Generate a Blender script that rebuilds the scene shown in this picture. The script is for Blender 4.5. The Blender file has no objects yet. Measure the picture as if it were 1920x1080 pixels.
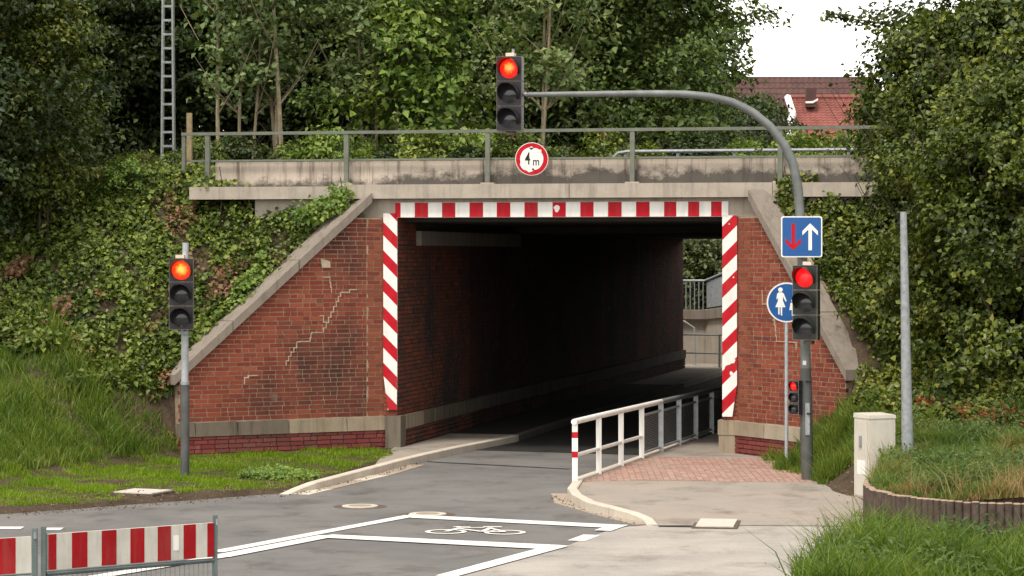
import bpy, math, random
import numpy as np
from mathutils import Matrix, Vector
R = math.radians
rng = np.random.default_rng(7)
random.seed(7)
sc = bpy.context.scene
COL = sc.collection

# ------------------------------------------------------------------ camera, sky, sun, exposure
CAMZ, FPX, HOR = 3.5, 5000.0, 475.0
cam_d = bpy.data.cameras.new('camera'); cam = bpy.data.objects.new('camera', cam_d); COL.objects.link(cam)
cam.location = (0, 0, CAMZ); cam.rotation_euler = (R(90), 0, 0)
cam_d.sensor_width = 36; cam_d.lens = FPX / 1920 * 36; cam_d.shift_y = -(540 - HOR) / 1920
cam_d.clip_start = 0.5; cam_d.clip_end = 2000
sc.camera = cam
SUN_EL, SUN_AZ = R(62), R(205)      # azimuth clockwise from +Y (sun behind the camera, a little to the left)
w_ = bpy.data.worlds.new('World'); sc.world = w_; w_.use_nodes = True
nt = w_.node_tree
sky = nt.nodes.new('ShaderNodeTexSky'); sky.sky_type = 'NISHITA'; sky.sun_disc = False
sky.sun_elevation = SUN_EL; sky.sun_rotation = SUN_AZ; sky.dust_density = .8; sky.air_density = 1.3
hsv = nt.nodes.new('ShaderNodeHueSaturation'); hsv.inputs['Saturation'].default_value = 0.06
nt.links.new(sky.outputs[0], hsv.inputs['Color'])
bg = nt.nodes['Background']; bg.inputs['Strength'].default_value = 0.15
tint = nt.nodes.new('ShaderNodeMix'); tint.data_type = 'RGBA'; tint.blend_type = 'MULTIPLY'; tint.inputs[0].default_value = 1; tint.inputs[7].default_value = (1, .965, .90, 1)   # warm grey overcast
nt.links.new(hsv.outputs[0], tint.inputs[6]); nt.links.new(tint.outputs[2], bg.inputs['Color'])
sun_d = bpy.data.lights.new('sun', 'SUN'); sun_d.energy = 1.5; sun_d.angle = R(14); sun_d.color = (1, .92, .80)
sun = bpy.data.objects.new('sun', sun_d); COL.objects.link(sun)
sdir = Vector((math.sin(SUN_AZ) * math.cos(SUN_EL), math.cos(SUN_AZ) * math.cos(SUN_EL), math.sin(SUN_EL)))
sun.rotation_euler = sdir.to_track_quat('Z', 'Y').to_euler(); sun.location = (0, 0, 40)
sc.view_settings.view_transform = 'Standard'; sc.view_settings.look = 'None'
sc.view_settings.gamma = 1; sc.view_settings.exposure = 1.1; sc.view_settings.use_curve_mapping = False
sc.render.engine = 'CYCLES'
sc.cycles.max_bounces = 8; sc.cycles.diffuse_bounces = 4; sc.cycles.transparent_max_bounces = 8

# ------------------------------------------------------------------ place helpers
A = R(12.5); CA, SA = math.cos(A), math.sin(A)
P0 = (-2.007, 46.67)                     # left corner of the opening on the bridge face
def B(t, w, z=0.0):                      # bridge frame: t along the face, w into the underpass
    return (P0[0] + t * CA + w * SA, P0[1] - t * SA + w * CA, z)
def TW(X, D):
    dx, dy = X - P0[0], D - P0[1]
    return dx * CA - dy * SA, dx * SA + dy * CA
def at(px, py, D): return ((px - 960) * D / FPX, D, CAMZ - (py - HOR) * D / FPX)
def gr(px, py, z=0.0):
    D = (CAMZ - z) * FPX / (py - HOR); return ((px - 960) * D / FPX, D, z)
def tpx(px, w=0.0):                      # t on the face line (offset w) seen at column px
    k = (px - 960) / FPX; x0, y0, _ = B(0, w)
    return (k * y0 - x0) / (CA + k * SA)
def zpx(py, D): return CAMZ - (py - HOR) * D / FPX
def sstep(a, b, x): 
    s = np.clip((np.asarray(x, float) - a) / (b - a), 0, 1); return s * s * (3 - 2 * s)

# ------------------------------------------------------------------ materials
MAT = {}
class NB:
    def __init__(s, name):
        s.m = bpy.data.materials.new(name); s.m.use_nodes = True; s.t = s.m.node_tree
        s.b = s.t.nodes['Principled BSDF']; MAT[name] = s.m
    def n(s, typ, **kw):
        nd = s.t.nodes.new(typ)
        for k, v in kw.items(): setattr(nd, k, v)
        return nd
    def l(s, a, b): s.t.links.new(a, b)
    def pos(s, scale=(1, 1, 1)):
        g = s.n('ShaderNodeNewGeometry'); m = s.n('ShaderNodeMapping'); m.inputs['Scale'].default_value = scale
        s.l(g.outputs['Position'], m.inputs['Vector']); return m.outputs[0]
    def noise(s, vec, scale, detail=4, rough=.55):
        n = s.n('ShaderNodeTexNoise'); n.inputs['Scale'].default_value = scale; n.inputs['Detail'].default_value = detail
        n.inputs['Roughness'].default_value = rough; s.l(vec, n.inputs['Vector']); return n.outputs['Fac']
    def ramp(s, fac, stops, interp='LINEAR'):
        r = s.n('ShaderNodeValToRGB'); cr = r.color_ramp; cr.interpolation = interp
        while len(cr.elements) < len(stops): cr.elements.new(.5)
        for e, (p, c) in zip(cr.elements, stops):
            e.position = p; e.color = (*c, 1) if len(c) == 3 else c
        s.l(fac, r.inputs[0]); return r.outputs[0]
    def mix(s, fac, a, b, mode='MIX'):
        m = s.n('ShaderNodeMix', data_type='RGBA', blend_type=mode)
        for sock, v in ((m.inputs[0], fac), (m.inputs[6], a), (m.inputs[7], b)):
            if isinstance(v, (int, float)): sock.default_value = v
            elif isinstance(v, tuple): sock.default_value = (*v, 1)
            else: s.l(v, sock)
        return m.outputs[2]
    def math(s, op, a, b=0.0):
        m = s.n('ShaderNodeMath', operation=op)
        for sock, v in ((m.inputs[0], a), (m.inputs[1], b)):
            if isinstance(v, (int, float)): sock.default_value = v
            else: s.l(v, sock)
        return m.outputs[0]
    def bump(s, h, strength=.3, dist=.01):
        b = s.n('ShaderNodeBump'); b.inputs['Strength'].default_value = strength; b.inputs['Distance'].default_value = dist
        s.l(h, b.inputs['Height']); s.l(b.outputs[0], s.b.inputs['Normal'])
    def base(s, c, rough=.8, spec=.3, metal=0):
        i = s.b.inputs
        if isinstance(c, tuple): i['Base Color'].default_value = (*c, 1)
        else: s.l(c, i['Base Color'])
        i['Roughness'].default_value = rough; i['Specular IOR Level'].default_value = spec; i['Metallic'].default_value = metal
        return s.m
def plain(name, c, rough=.6, spec=.3, metal=0, var=.12, scale=6.0, grime=0.0):
    b = NB(name); v = b.pos(); n = b.noise(v, scale, 5)
    lo = tuple(x * (1 - var) for x in c); hi = tuple(min(1, x * (1 + var)) for x in c)
    col = b.ramp(n, [(.3, lo), (.7, hi)])
    if grime:   # dirt runs and specks
        g1 = b.ramp(b.noise(b.pos((9, 9, 1.2)), 1.3, 8, .7), [(.48, (0, 0, 0)), (.72, (1, 1, 1))]); g2 = b.ramp(b.noise(v, 45, 3, .6), [(.66, (0, 0, 0)), (.74, (1, 1, 1))])
        col = b.mix(b.math('MULTIPLY', b.math('MAXIMUM', g1, g2), grime), col, (.16, .13, .10))
    b.base(col, rough, spec, metal); return b.m
def asphalt(name, c0, c1, patch, cracks=.85):
    b = NB(name); v = b.pos()
    fine = b.noise(v, 90, 3, .7); mid = b.noise(v, 1.3, 6, .6); big = b.noise(b.pos(), .55, 6, .65)
    c = b.ramp(mid, [(.3, c0), (.7, c1)])
    c = b.mix(b.ramp(big, [(.42, (0, 0, 0)), (.62, (1, 1, 1))]), c, patch)
    c = b.mix(.35, c, b.ramp(fine, [(.25, (.02, .02, .02)), (.5, c1), (.8, tuple(x * 1.7 for x in c1))]))
    stain = b.ramp(b.noise(b.pos((1, .8, 1)), 1.15, 9, .7), [(.52, (1, 1, 1)), (.66, (.66, .64, .62)), (.8, (.45, .43, .41))])
    c = b.mix(1.0, c, stain, 'MULTIPLY')
    crk = b.n('ShaderNodeTexVoronoi', feature='DISTANCE_TO_EDGE'); crk.inputs['Scale'].default_value = .7
    wv = b.n('ShaderNodeVectorMath', operation='ADD'); nn = b.n('ShaderNodeTexNoise'); nn.inputs['Scale'].default_value = 1.1
    b.l(v, nn.inputs['Vector']); b.l(v, wv.inputs[0]); b.l(nn.outputs['Color'], wv.inputs[1]); b.l(wv.outputs[0], crk.inputs['Vector'])
    c = b.mix(1.0, c, b.ramp(crk.outputs['Distance'], [(0, (cracks, cracks, cracks)), (.009, (1, 1, 1))]), 'MULTIPLY')
    b.base(c, .85, .25); b.bump(fine, .35, .004); return b.m
asphalt('asphalt', (.092, .089, .087), (.135, .130, .127), (.165, .157, .15))
asphalt('asphalt_dark', (.018, .0175, .017), (.028, .027, .026), (.023, .022, .021))  # underpass shade sits in this floor colour; tar seams use it too
asphalt('apron', (.265, .245, .225), (.37, .338, .307), (.215, .203, .191), 1.0)
asphalt('footway', (.21, .186, .165), (.29, .255, .225), (.30, .25, .21), 1.0)
plain('road_paint', (.68, .66, .63), .7, .3, 0, .12, 25, .45)
def concrete(name, c, dark, streak=.5, zlo=0, zhi=0):
    b = NB(name); v = b.pos()
    n = b.noise(v, 3.5, 7, .62); f = b.noise(v, 40, 4, .6)
    col = b.ramp(n, [(.3, tuple(x * .8 for x in c)), (.68, tuple(x * 1.08 for x in c))])
    col = b.mix(.25, col, b.ramp(f, [(.3, tuple(x * .7 for x in c)), (.7, tuple(min(1, x * 1.2) for x in c))]))
    st = b.noise(b.pos((5, 5, .35)), 1.6, 6, .7)
    col = b.mix(b.math('MULTIPLY', b.ramp(st, [(.5, (0, 0, 0)), (.66, (1, 1, 1))]), streak), col, dark)
    if zhi:   # black algae crust growing up from the ledge, ragged upper edge
        sx = b.n('ShaderNodeSeparateXYZ'); b.l(v, sx.inputs[0])
        mr = b.n('ShaderNodeMapRange'); mr.inputs[1].default_value = zlo; mr.inputs[2].default_value = zhi; mr.inputs[3].default_value = .62; mr.inputs[4].default_value = .05
        b.l(sx.outputs[2], mr.inputs[0])
        g = b.math('ADD', b.noise(b.pos((1.1, 1.1, 1.4)), 2.4, 9, .72), mr.outputs[0])
        bx_ = b.n('ShaderNodeMapRange'); bx_.inputs[1].default_value = -2.6; bx_.inputs[2].default_value = -1.2; bx_.inputs[3].default_value = -.22; bx_.inputs[4].default_value = 0
        b.l(sx.outputs[0], bx_.inputs[0]); g = b.math('ADD', g, bx_.outputs[0])
        col = b.mix(b.math('MULTIPLY', b.ramp(g, [(.72, (0, 0, 0)), (.92, (1, 1, 1))]), .9), col, (.05, .046, .042))
    b.base(col, .9, .2); b.bump(f, .4, .006); return b.m
concrete('concrete', (.37, .325, .275), (.17, .15, .13), .45)
concrete('parapet_concrete', (.46, .395, .335), (.13, .105, .085), .8, 4.69, 5.12)
concrete('coping_concrete', (.23, .195, .165), (.1, .085, .07), .5)
concrete('kerb_concrete', (.52, .46, .39), (.3, .26, .22), .25)
concrete('stone', (.30, .245, .175), (.075, .062, .05), .4)
concrete('stone_pale', (.36, .31, .235), (.15, .125, .1), .35)
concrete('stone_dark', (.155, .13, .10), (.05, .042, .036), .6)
concrete('gutter_concrete', (.34, .28, .225), (.2, .165, .135), .4)
concrete('shade_concrete', (.12, .11, .1), (.04, .036, .033), .6)  # concrete darkened in colour for the underpass shade
concrete('bearing_concrete', (.24, .22, .19), (.08, .07, .06), .5)
concrete('dark_soffit', (.06, .056, .052), (.05, .05, .05), .5)  # shade under the deck is put into this colour
def brick(name, stops, soot, soot_lo=.5, soot_hi=.66, spot=None, efl=.35):
    b = NB(name); v = b.pos()
    oi = b.n('ShaderNodeObjectInfo'); g = b.n('ShaderNodeNewGeometry')
    r = b.math('FRACT', b.math('ADD', oi.outputs['Random'], b.math('MULTIPLY', g.outputs['Random Per Island'], 7.31)))
    c = b.ramp(r, stops)
    f = b.noise(v, 55, 4, .65)
    c = b.mix(.4, c, b.ramp(f, [(.25, (.5, .5, .5)), (.6, (1.1, 1.1, 1.1))]), 'MULTIPLY')
    s = b.noise(b.pos((1, 1, .6)), .75, 7, .62)
    if spot:   # a sooty blotch where traffic splashes the corner
        gp_ = b.n('ShaderNodeNewGeometry'); dv_ = b.n('ShaderNodeVectorMath', operation='DISTANCE'); dv_.inputs[1].default_value = spot[0]; b.l(gp_.outputs['Position'], dv_.inputs[0])
        mr_ = b.n('ShaderNodeMapRange'); mr_.inputs[1].default_value = 0; mr_.inputs[2].default_value = spot[1]; mr_.inputs[3].default_value = .24; mr_.inputs[4].default_value = 0
        b.l(dv_.outputs['Value'], mr_.inputs[0]); s = b.math('ADD', s, mr_.outputs[0])
    c = b.mix(b.ramp(s, [(soot_lo, (0, 0, 0)), (soot_hi, (.9, .9, .9))]), c, soot)
    ef = b.noise(b.pos((1, 1, 1.3)), 2.1, 8, .7)
    c = b.mix(b.ramp(ef, [(.62, (0, 0, 0)), (.78, (efl, efl, efl))]), c, (.45, .38, .33))
    b.base(c, .85, .22); b.bump(f, .5, .005); return b.m
RED = [(0, (.165, .036, .023)), (.3, (.205, .047, .028)), (.6, (.26, .066, .037)), (.82, (.175, .037, .024)), (.95, (.27, .085, .05)), (1, (.12, .034, .027))]
brick('brick', RED, (.030, .019, .017), .50, .74, ((-2.75, 46.4, 1.35), 1.35))
brick('brick_pier', [(0, (.19, .052, .03)), (.5, (.25, .076, .042)), (1, (.15, .038, .026))], (.05, .026, .022), .58, .8)
brick('brick_plinth', [(0, (.16, .036, .034)), (.5, (.21, .052, .046)), (1, (.13, .03, .028))], (.10, .07, .055), .5, .72)
brick('brick_stained', [(0, (.17, .052, .030)), (.4, (.10, .045, .033)), (.7, (.21, .055, .03)), (1, (.06, .042, .037))], (.035, .035, .036), .46, .62, None, .8)  # stains, plus a lighter tone for daylight at the underpass ends
brick('brick_soot_shade', [(0, (.06, .026, .020)), (.5, (.085, .034, .026)), (1, (.04, .026, .022))], (.02, .0195, .019), .44, .62, None, .5)  # soot, with the underpass shade darkened into the colour as well
plain('mortar', (.31, .235, .165), .95, .1, 0, .3, 9)
plain('mortar_soot', (.06, .052, .044), .95, .1, 0, .3, 9)
plain('mortar_light', (.40, .33, .245), .95, .1, 0, .15, 20)
b_ = NB('paver_red'); g_ = b_.n('ShaderNodeNewGeometry')
c_ = b_.ramp(g_.outputs['Random Per Island'], [(0, (.29, .16, .135)), (.5, (.345, .20, .165)), (1, (.385, .25, .20))])
c_ = b_.mix(b_.ramp(b_.noise(b_.pos(), 1.5, 5), [(.45, (0, 0, 0)), (.7, (.8, .8, .8))]), c_, (.30, .235, .185)); b_.base(c_, .9, .2)
plain('red_paint', (.42, .006, .016), .5, .15, 0, .12, 5, .22)
plain('white_paint', (.74, .73, .70), .45, .3, 0, .05, 4, .22)
plain('barrier_red', (.28, .005, .009), .5, .15, 0, .15, 5, .25)
plain('barrier_white', (.48, .46, .41), .5, .3, 0, .1, 5, .3)
plain('pole_dark', (.085, .088, .085), .55, .4, .2, .25, 5)
plain('galvanised', (.27, .285, .30), .5, .5, .35, .25, 14)
plain('galvanised_light', (.36, .375, .395), .5, .5, .25, .15, 14)
plain('pole_grey', (.15, .16, .158), .5, .4, .2, .25, 5)
plain('green_steel', (.13, .14, .112), .6, .4, .1, .2, 6)
plain('barrier_steel', (.12, .155, .155), .45, .5, .5, .2, 8)
plain('housing', (.016, .013, .017), .4, .4, 0, .2, 6)
plain('housing_green', (.018, .022, .018), .45, .4, 0, .2, 6)
plain('housing_edge', (.12, .105, .09), .5, .4, 0, .2, 6)
plain('dark_lens', (.03, .03, .035), .15, .6, 0, .3, 60)
plain('cream_plastic', (.62, .52, .40), .5, .3, 0, .08, 5)
plain('sign_blue', (.006, .075, .26), .4, .4, 0, .06, 3)
plain('black_print', (.02, .02, .02), .6, .3, 0, 0, 3)
plain('cabinet_paint', (.52, .49, .43), .5, .35, 0, .06, 3, .3)
plain('palisade_concrete', (.085, .062, .053), .95, .15, 0, .35, 9)
plain('palisade_top', (.30, .22, .165), .95, .15, 0, .25, 9)
plain('wood', (.28, .22, .13), .85, .2, 0, .25, 12)
plain('bark_pale', (.27, .225, .15), .9, .15, 0, .3, 7)
plain('bark', (.17, .14, .095), .9, .15, 0, .35, 7)
plain('dark_bark', (.06, .048, .036), .9, .15, 0, .35, 7)
plain('plaster', (.65, .62, .57), .85, .2, 0, .08, 2)
plain('roof_red', (.215, .075, .062), .75, .25, 0, .25, 1.7)
plain('roof_brown', (.075, .038, .034), .75, .25, 0, .25, 1.7)
plain('plate_metal', (.52, .48, .42), .55, .4, .1, .1, 15)
plain('iron', (.11, .085, .07), .7, .4, .4, .3, 12)
plain('window_glass', (.05, .06, .07), .08, .6, 0, .1, 2)
plain('rust', (.16, .06, .03), .9, .2, 0, .3, 8)
def lamp(name, a, b_, st, core=.55):
    b = NB(name); n = b.noise(b.pos(), 26, 4, .7); tc = b.n('ShaderNodeTexCoord')
    mp = b.n('ShaderNodeMapping'); mp.inputs['Scale'].default_value = (1, 0, 1); b.l(tc.outputs['Generated'], mp.inputs['Vector'])
    ds = b.n('ShaderNodeVectorMath', operation='DISTANCE'); ds.inputs[1].default_value = (.5, 0, .55); b.l(mp.outputs[0], ds.inputs[0])
    k = b.math('SUBTRACT', b.math('ADD', b.math('MULTIPLY', n, .75), core), b.math('MULTIPLY', ds.outputs['Value'], 1.35))
    c = b.ramp(k, [(.22, tuple(x * .55 for x in a)), (.45, a), (.8, b_)])
    b.base((.3, .01, .005), .3, .5); b.l(c, b.b.inputs['Emission Color']); b.b.inputs['Emission Strength'].default_value = st
lamp('lamp_orange', (1, .035, .004), (1, .42, .05), .92, .54)
lamp('lamp_red_orange', (1, .012, .006), (1, .33, .04), .85, .5)
lamp('lamp_red', (.9, .004, .008), (1, .012, .014), .75)
def ground_mat():
    b = NB('soil'); v = b.pos(); n = b.noise(v, 2.2, 7, .65); f = b.noise(v, 22, 5, .7)
    c = b.ramp(n, [(.3, (.045, .032, .022)), (.55, (.085, .062, .044)), (.75, (.055, .06, .022))])
    c = b.mix(.6, c, b.ramp(f, [(.3, (.35, .35, .35)), (.7, (1.25, 1.2, 1.15))]), 'MULTIPLY')
    b.base(c, .95, .1); b.bump(f, .8, .03)
ground_mat()
def leafmat(name, stops, trans=.22, rough=.45, patch=None, scale=.9):
    b = NB(name); g = b.n('ShaderNodeNewGeometry')
    r = g.outputs['Random Per Island']; oi = b.n('ShaderNodeObjectInfo')
    n = b.noise(b.pos(), scale, 3, .5)
    k = b.math('ADD', b.math('MULTIPLY', r, .62), b.math('MULTIPLY', b.math('SUBTRACT', n, .3), .95))
    k = b.math('ADD', k, b.math('MULTIPLY', b.math('SUBTRACT', oi.outputs['Random'], .5), .16))
    c = b.ramp(k, stops)
    if patch:
        col, lo, hi, psc = patch
        pf = b.ramp(b.noise(b.pos((1, 1, 1)), psc, 4, .6), [(lo, (0, 0, 0)), (hi, (1, 1, 1))])
        gate = b.math('GREATER_THAN', b.math('FRACT', b.math('MULTIPLY', r, 13.7)), .35)
        c = b.mix(b.math('MULTIPLY', pf, gate), c, col)
    b.base(c, rough, .3)
    tr = b.n('ShaderNodeBsdfTranslucent'); b.l(b.mix(1.0, c, (1.25, 1.3, .6), 'MULTIPLY'), tr.inputs['Color'])
    ms = b.n('ShaderNodeMixShader'); ms.inputs[0].default_value = trans
    out = b.t.nodes['Material Output']
    b.l(b.b.outputs[0], ms.inputs[1]); b.l(tr.outputs[0], ms.inputs[2]); b.l(ms.outputs[0], out.inputs['Surface'])
leafmat('leaf_tree', [(0.15, (0.0367, 0.0666, 0.0145)), (0.5, (0.0884, 0.1401, 0.0315)), (0.8, (0.1658, 0.2188, 0.0485)), (1, (0.2763, 0.2976, 0.0667))])
leafmat('leaf_tree_pale', [(0.15, (0.0566, 0.0941, 0.0288)), (0.5, (0.1213, 0.1803, 0.059)), (0.8, (0.2102, 0.2587, 0.0981)), (1, (0.3072, 0.3136, 0.0981))])
leafmat('leaf_dark', [(0.15, (0.0165, 0.03, 0.0096)), (0.5, (0.0363, 0.06, 0.0168)), (0.85, (0.0825, 0.1125, 0.0264)), (1, (0.165, 0.165, 0.036))])
leafmat('leaf_shrub', [(0.15, (0.0192, 0.032, 0.0043)), (0.5, (0.0587, 0.086, 0.0116)), (0.8, (0.1387, 0.1617, 0.0236)), (1, (0.2473, 0.2266, 0.0359))], .2, .4, ((.14, .085, .04), .66, .74, 1.3))
leafmat('leaf_bright', [(0.1, (0.066, 0.121, 0.0198)), (0.5, (0.132, 0.209, 0.033)), (0.9, (0.22, 0.275, 0.055))])
leafmat('leaf_bramble', [(0.15, (0.0301, 0.0497, 0.0065)), (0.5, (0.0948, 0.1373, 0.0198)), (0.8, (0.2079, 0.2561, 0.0468)), (1, (0.36, 0.36, 0.0675))], .2, .45, ((.22, .11, .065), .60, .70, 1.1))
leafmat('grass_short', [(0.1, (0.0862, 0.15, 0.0064)), (0.5, (0.161, 0.258, 0.0112)), (0.9, (0.2415, 0.336, 0.024))], .4, .5)
leafmat('leaf_weed', [(.1, (.035, .07, .015)), (.5, (.08, .13, .03)), (.9, (.15, .20, .05))], .35, .5)
leafmat('grass_tall', [(0.1, (0.0484, 0.0968, 0.0123)), (0.5, (0.115, 0.1815, 0.0229)), (0.85, (0.2057, 0.2541, 0.044)), (1, (0.3388, 0.3267, 0.088))], .4, .5)
leafmat('grass_mixed', [(0.1, (0.055, 0.1029, 0.0176)), (0.45, (0.11, 0.1755, 0.0396)), (0.8, (0.198, 0.242, 0.066)), (1, (0.33, 0.2904, 0.088))], .4, .5, ((.30, .19, .09), .53, .64, .9))
leafmat('grass_dry', [(.1, (.17, .10, .045)), (.5, (.28, .19, .09)), (.9, (.36, .28, .15))], .4, .6)
leafmat('leaf_red', [(0.1, (0.128, 0.016, 0.0096)), (0.6, (0.272, 0.04, 0.016)), (1, (0.32, 0.096, 0.032))], .3, .5)
leafmat('leaf_dry', [(.1, (.10, .04, .025)), (.5, (.19, .09, .055)), (.9, (.30, .19, .12))], .3, .6)
leafmat('leaf_hedge', [(0.15, (0.036, 0.054, 0.0168)), (0.5, (0.09, 0.114, 0.0384)), (0.9, (0.168, 0.18, 0.066))])

# ------------------------------------------------------------------ mesh helpers
class MB:
    def __init__(s): s.v = []; s.f = []
    def add(s, v, f):
        o = len(s.v); s.v += [tuple(p) for p in v]; s.f += [tuple(i + o for i in q) for q in f]; return s
    def hexa(s, p):   # 8 points: bottom 4 ccw, top 4 ccw
        return s.add(p, [(3, 2, 1, 0), (4, 5, 6, 7), (0, 1, 5, 4), (1, 2, 6, 5), (2, 3, 7, 6), (3, 0, 4, 7)])
    def box(s, x0, x1, y0, y1, z0, z1):
        return s.hexa([(x0, y0, z0), (x1, y0, z0), (x1, y1, z0), (x0, y1, z0), (x0, y0, z1), (x1, y0, z1), (x1, y1, z1), (x0, y1, z1)])
    def bbox(s, t0, t1, w0, w1, z0, z1):   # a box in the bridge frame
        q = [(t0, w0), (t1, w0), (t1, w1), (t0, w1)]
        return s.hexa([B(*p, z0) for p in q] + [B(*p, z1) for p in q])
    def prism(s, poly, off):               # poly: 3d points, off: extrusion vector
        n = len(poly); q = [tuple(a + b for a, b in zip(p, off)) for p in poly]
        return s.add(list(poly) + q, [tuple(range(n - 1, -1, -1)), tuple(range(n, 2 * n))] + [(i, (i + 1) % n, n + (i + 1) % n, n + i) for i in range(n)])
    def tube(s, path, r, n=8, cap=True):
        P = [Vector(p) for p in path]; rs = r if isinstance(r, (list, tuple)) else [r] * len(P); o = len(s.v); prev = None
        for i, p in enumerate(P):
            d = (P[min(i + 1, len(P) - 1)] - P[max(i - 1, 0)]).normalized()
            if prev is None: a = d.orthogonal().normalized()
            else: a = (prev - d * prev.dot(d)).normalized()
            prev = a; b = d.cross(a)
            for k in range(n):
                an = 2 * math.pi * k / n; s.v.append(tuple(p + (a * math.cos(an) + b * math.sin(an)) * rs[i]))
        for i in range(len(P) - 1):
            for k in range(n):
                k2 = (k + 1) % n; s.f.append((o + i * n + k, o + i * n + k2, o + (i + 1) * n + k2, o + (i + 1) * n + k))
        if cap:
            s.f.append(tuple(o + k for k in range(n - 1, -1, -1))); e = o + (len(P) - 1) * n; s.f.append(tuple(e + k for k in range(n)))
        return s
    def disc(s, c, r, ax, th, n=32):       # a round plate: centre, radius, unit axis, thickness
        c = Vector(c); ax = Vector(ax); return s.tube([c, c + ax * th], r, n)
W = {}
def mesh(name, mb, mat, smooth=False):
    me = bpy.data.meshes.new(name); me.from_pydata(mb.v, [], mb.f)
    if mat: me.materials.append(MAT[mat])
    if smooth:
        me.polygons.foreach_set('use_smooth', [True] * len(me.polygons))
        me.set_sharp_from_angle(angle=R(40))
    me.update(); return me
def link(name, me, parent=None):
    o = bpy.data.objects.new(name, me); COL.objects.link(o)
    if parent is not None: o.parent = parent
    W[o.name] = W[parent.name] if parent is not None else Matrix()
    return o
def tag(o, label=None, cat=None, group=None, kind=None):
    if label: o['label'] = label
    if cat: o['category'] = cat
    if group: o['group'] = group
    if kind: o['kind'] = kind
    return o
def thing(name, label, cat, loc=(0, 0, 0), rz=0.0, group=None):
    o = bpy.data.objects.new(name, None); COL.objects.link(o); o.empty_display_size = .2
    o.location = loc; o.rotation_euler = (0, 0, rz); W[o.name] = Matrix.Translation(loc) @ Matrix.Rotation(rz, 4, 'Z')
    return tag(o, label, cat, group)
def part(name, mb, mat, parent, world=True, smooth=False, kind=None):
    if world and parent is not None:
        mi = W[parent.name].inverted(); mb.v = [tuple(mi @ Vector(p)) for p in mb.v]
    o = link(name, mesh(name, mb, mat, smooth), parent)
    if kind: o['kind'] = kind
    return o
def one(name, mb, mat, label=None, cat=None, group=None, kind=None, smooth=False):
    return tag(link(name, mesh(name, mb, mat, smooth)), label, cat, group, kind)
def np_mesh(name, V, T, mat):
    me = bpy.data.meshes.new(name); V = np.asarray(V, np.float32); T = np.asarray(T, np.int32)
    me.vertices.add(len(V)); me.vertices.foreach_set('co', V.ravel())
    me.loops.add(T.size); me.loops.foreach_set('vertex_index', T.ravel())
    me.polygons.add(len(T)); me.polygons.foreach_set('loop_start', np.arange(len(T), dtype=np.int32) * 3)
    if mat: me.materials.append(MAT[mat])
    me.update(calc_edges=True); me.validate(); return me
def clip(poly, a, b, c):                   # keep a*x + b*y <= c
    out = []
    for i, p in enumerate(poly):
        q = poly[(i + 1) % len(poly)]; dp = a * p[0] + b * p[1] - c; dq = a * q[0] + b * q[1] - c
        if dp <= 0: out.append(p)
        if dp * dq < 0:
            k = dp / (dp - dq); out.append((p[0] + (q[0] - p[0]) * k, p[1] + (q[1] - p[1]) * k))
    return out
def unit(v): return v / np.maximum(np.linalg.norm(v, axis=-1, keepdims=True), 1e-9)
def leaves(P, N, L, Wd, fold=.25):
    n = len(P); N = unit(N); a = rng.normal(size=(n, 3)); a = unit(a - N * np.sum(a * N, 1, keepdims=True)); b = np.cross(N, a)
    L = np.asarray(L).reshape(-1, 1); Wd = np.asarray(Wd).reshape(-1, 1)
    tip = P + a * L - N * L * .12; m = P + a * L * .45; lift = N * Wd * fold
    V = np.stack([P, m + b * Wd * .5 + lift, tip, m - b * Wd * .5 + lift], 1).reshape(-1, 3)
    i = np.arange(n)[:, None] * 4
    return V, np.concatenate([i + [0, 2, 1], i + [0, 3, 2]], 0)
def blades(P, h, wd, lean):
    n = len(P); an = rng.uniform(0, 6.283, n); s = np.stack([np.cos(an), np.sin(an), 0 * an], 1); an2 = rng.uniform(0, 6.283, n)
    d = np.stack([np.cos(an2), np.sin(an2), 0 * an2], 1) * (lean * h)[:, None]; up = np.zeros((n, 3)); up[:, 2] = h; wd = wd[:, None]
    m = P + up * .55 + d * .3
    V = np.stack([P - s * wd * .5, P + s * wd * .5, m + s * wd * .4, m - s * wd * .4, P + up * .95 + d], 1).reshape(-1, 3)
    i = np.arange(n)[:, None] * 5
    return V, np.concatenate([i + [0, 1, 2], i + [0, 2, 3], i + [3, 2, 4]], 0)
def merge(parts):
    V = []; T = []; o = 0
    for v, t in parts: V.append(v); T.append(t + o); o += len(v)
    return np.concatenate(V), np.concatenate(T)

# ------------------------------------------------------------------ wing wall lines (bridge corners, directions, slope of the copings)
LC = Vector((-2.25, 46.72)); LD = Vector((-.867, -.498)).normalized()
RC = Vector((3.84, 45.37)); RD = Vector((.469, -.883)).normalized()
def wing_u(C, Dr, px):
    k = (px - 960) / FPX; return (k * C.y - C.x) / (Dr.x - k * Dr.y)

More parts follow.
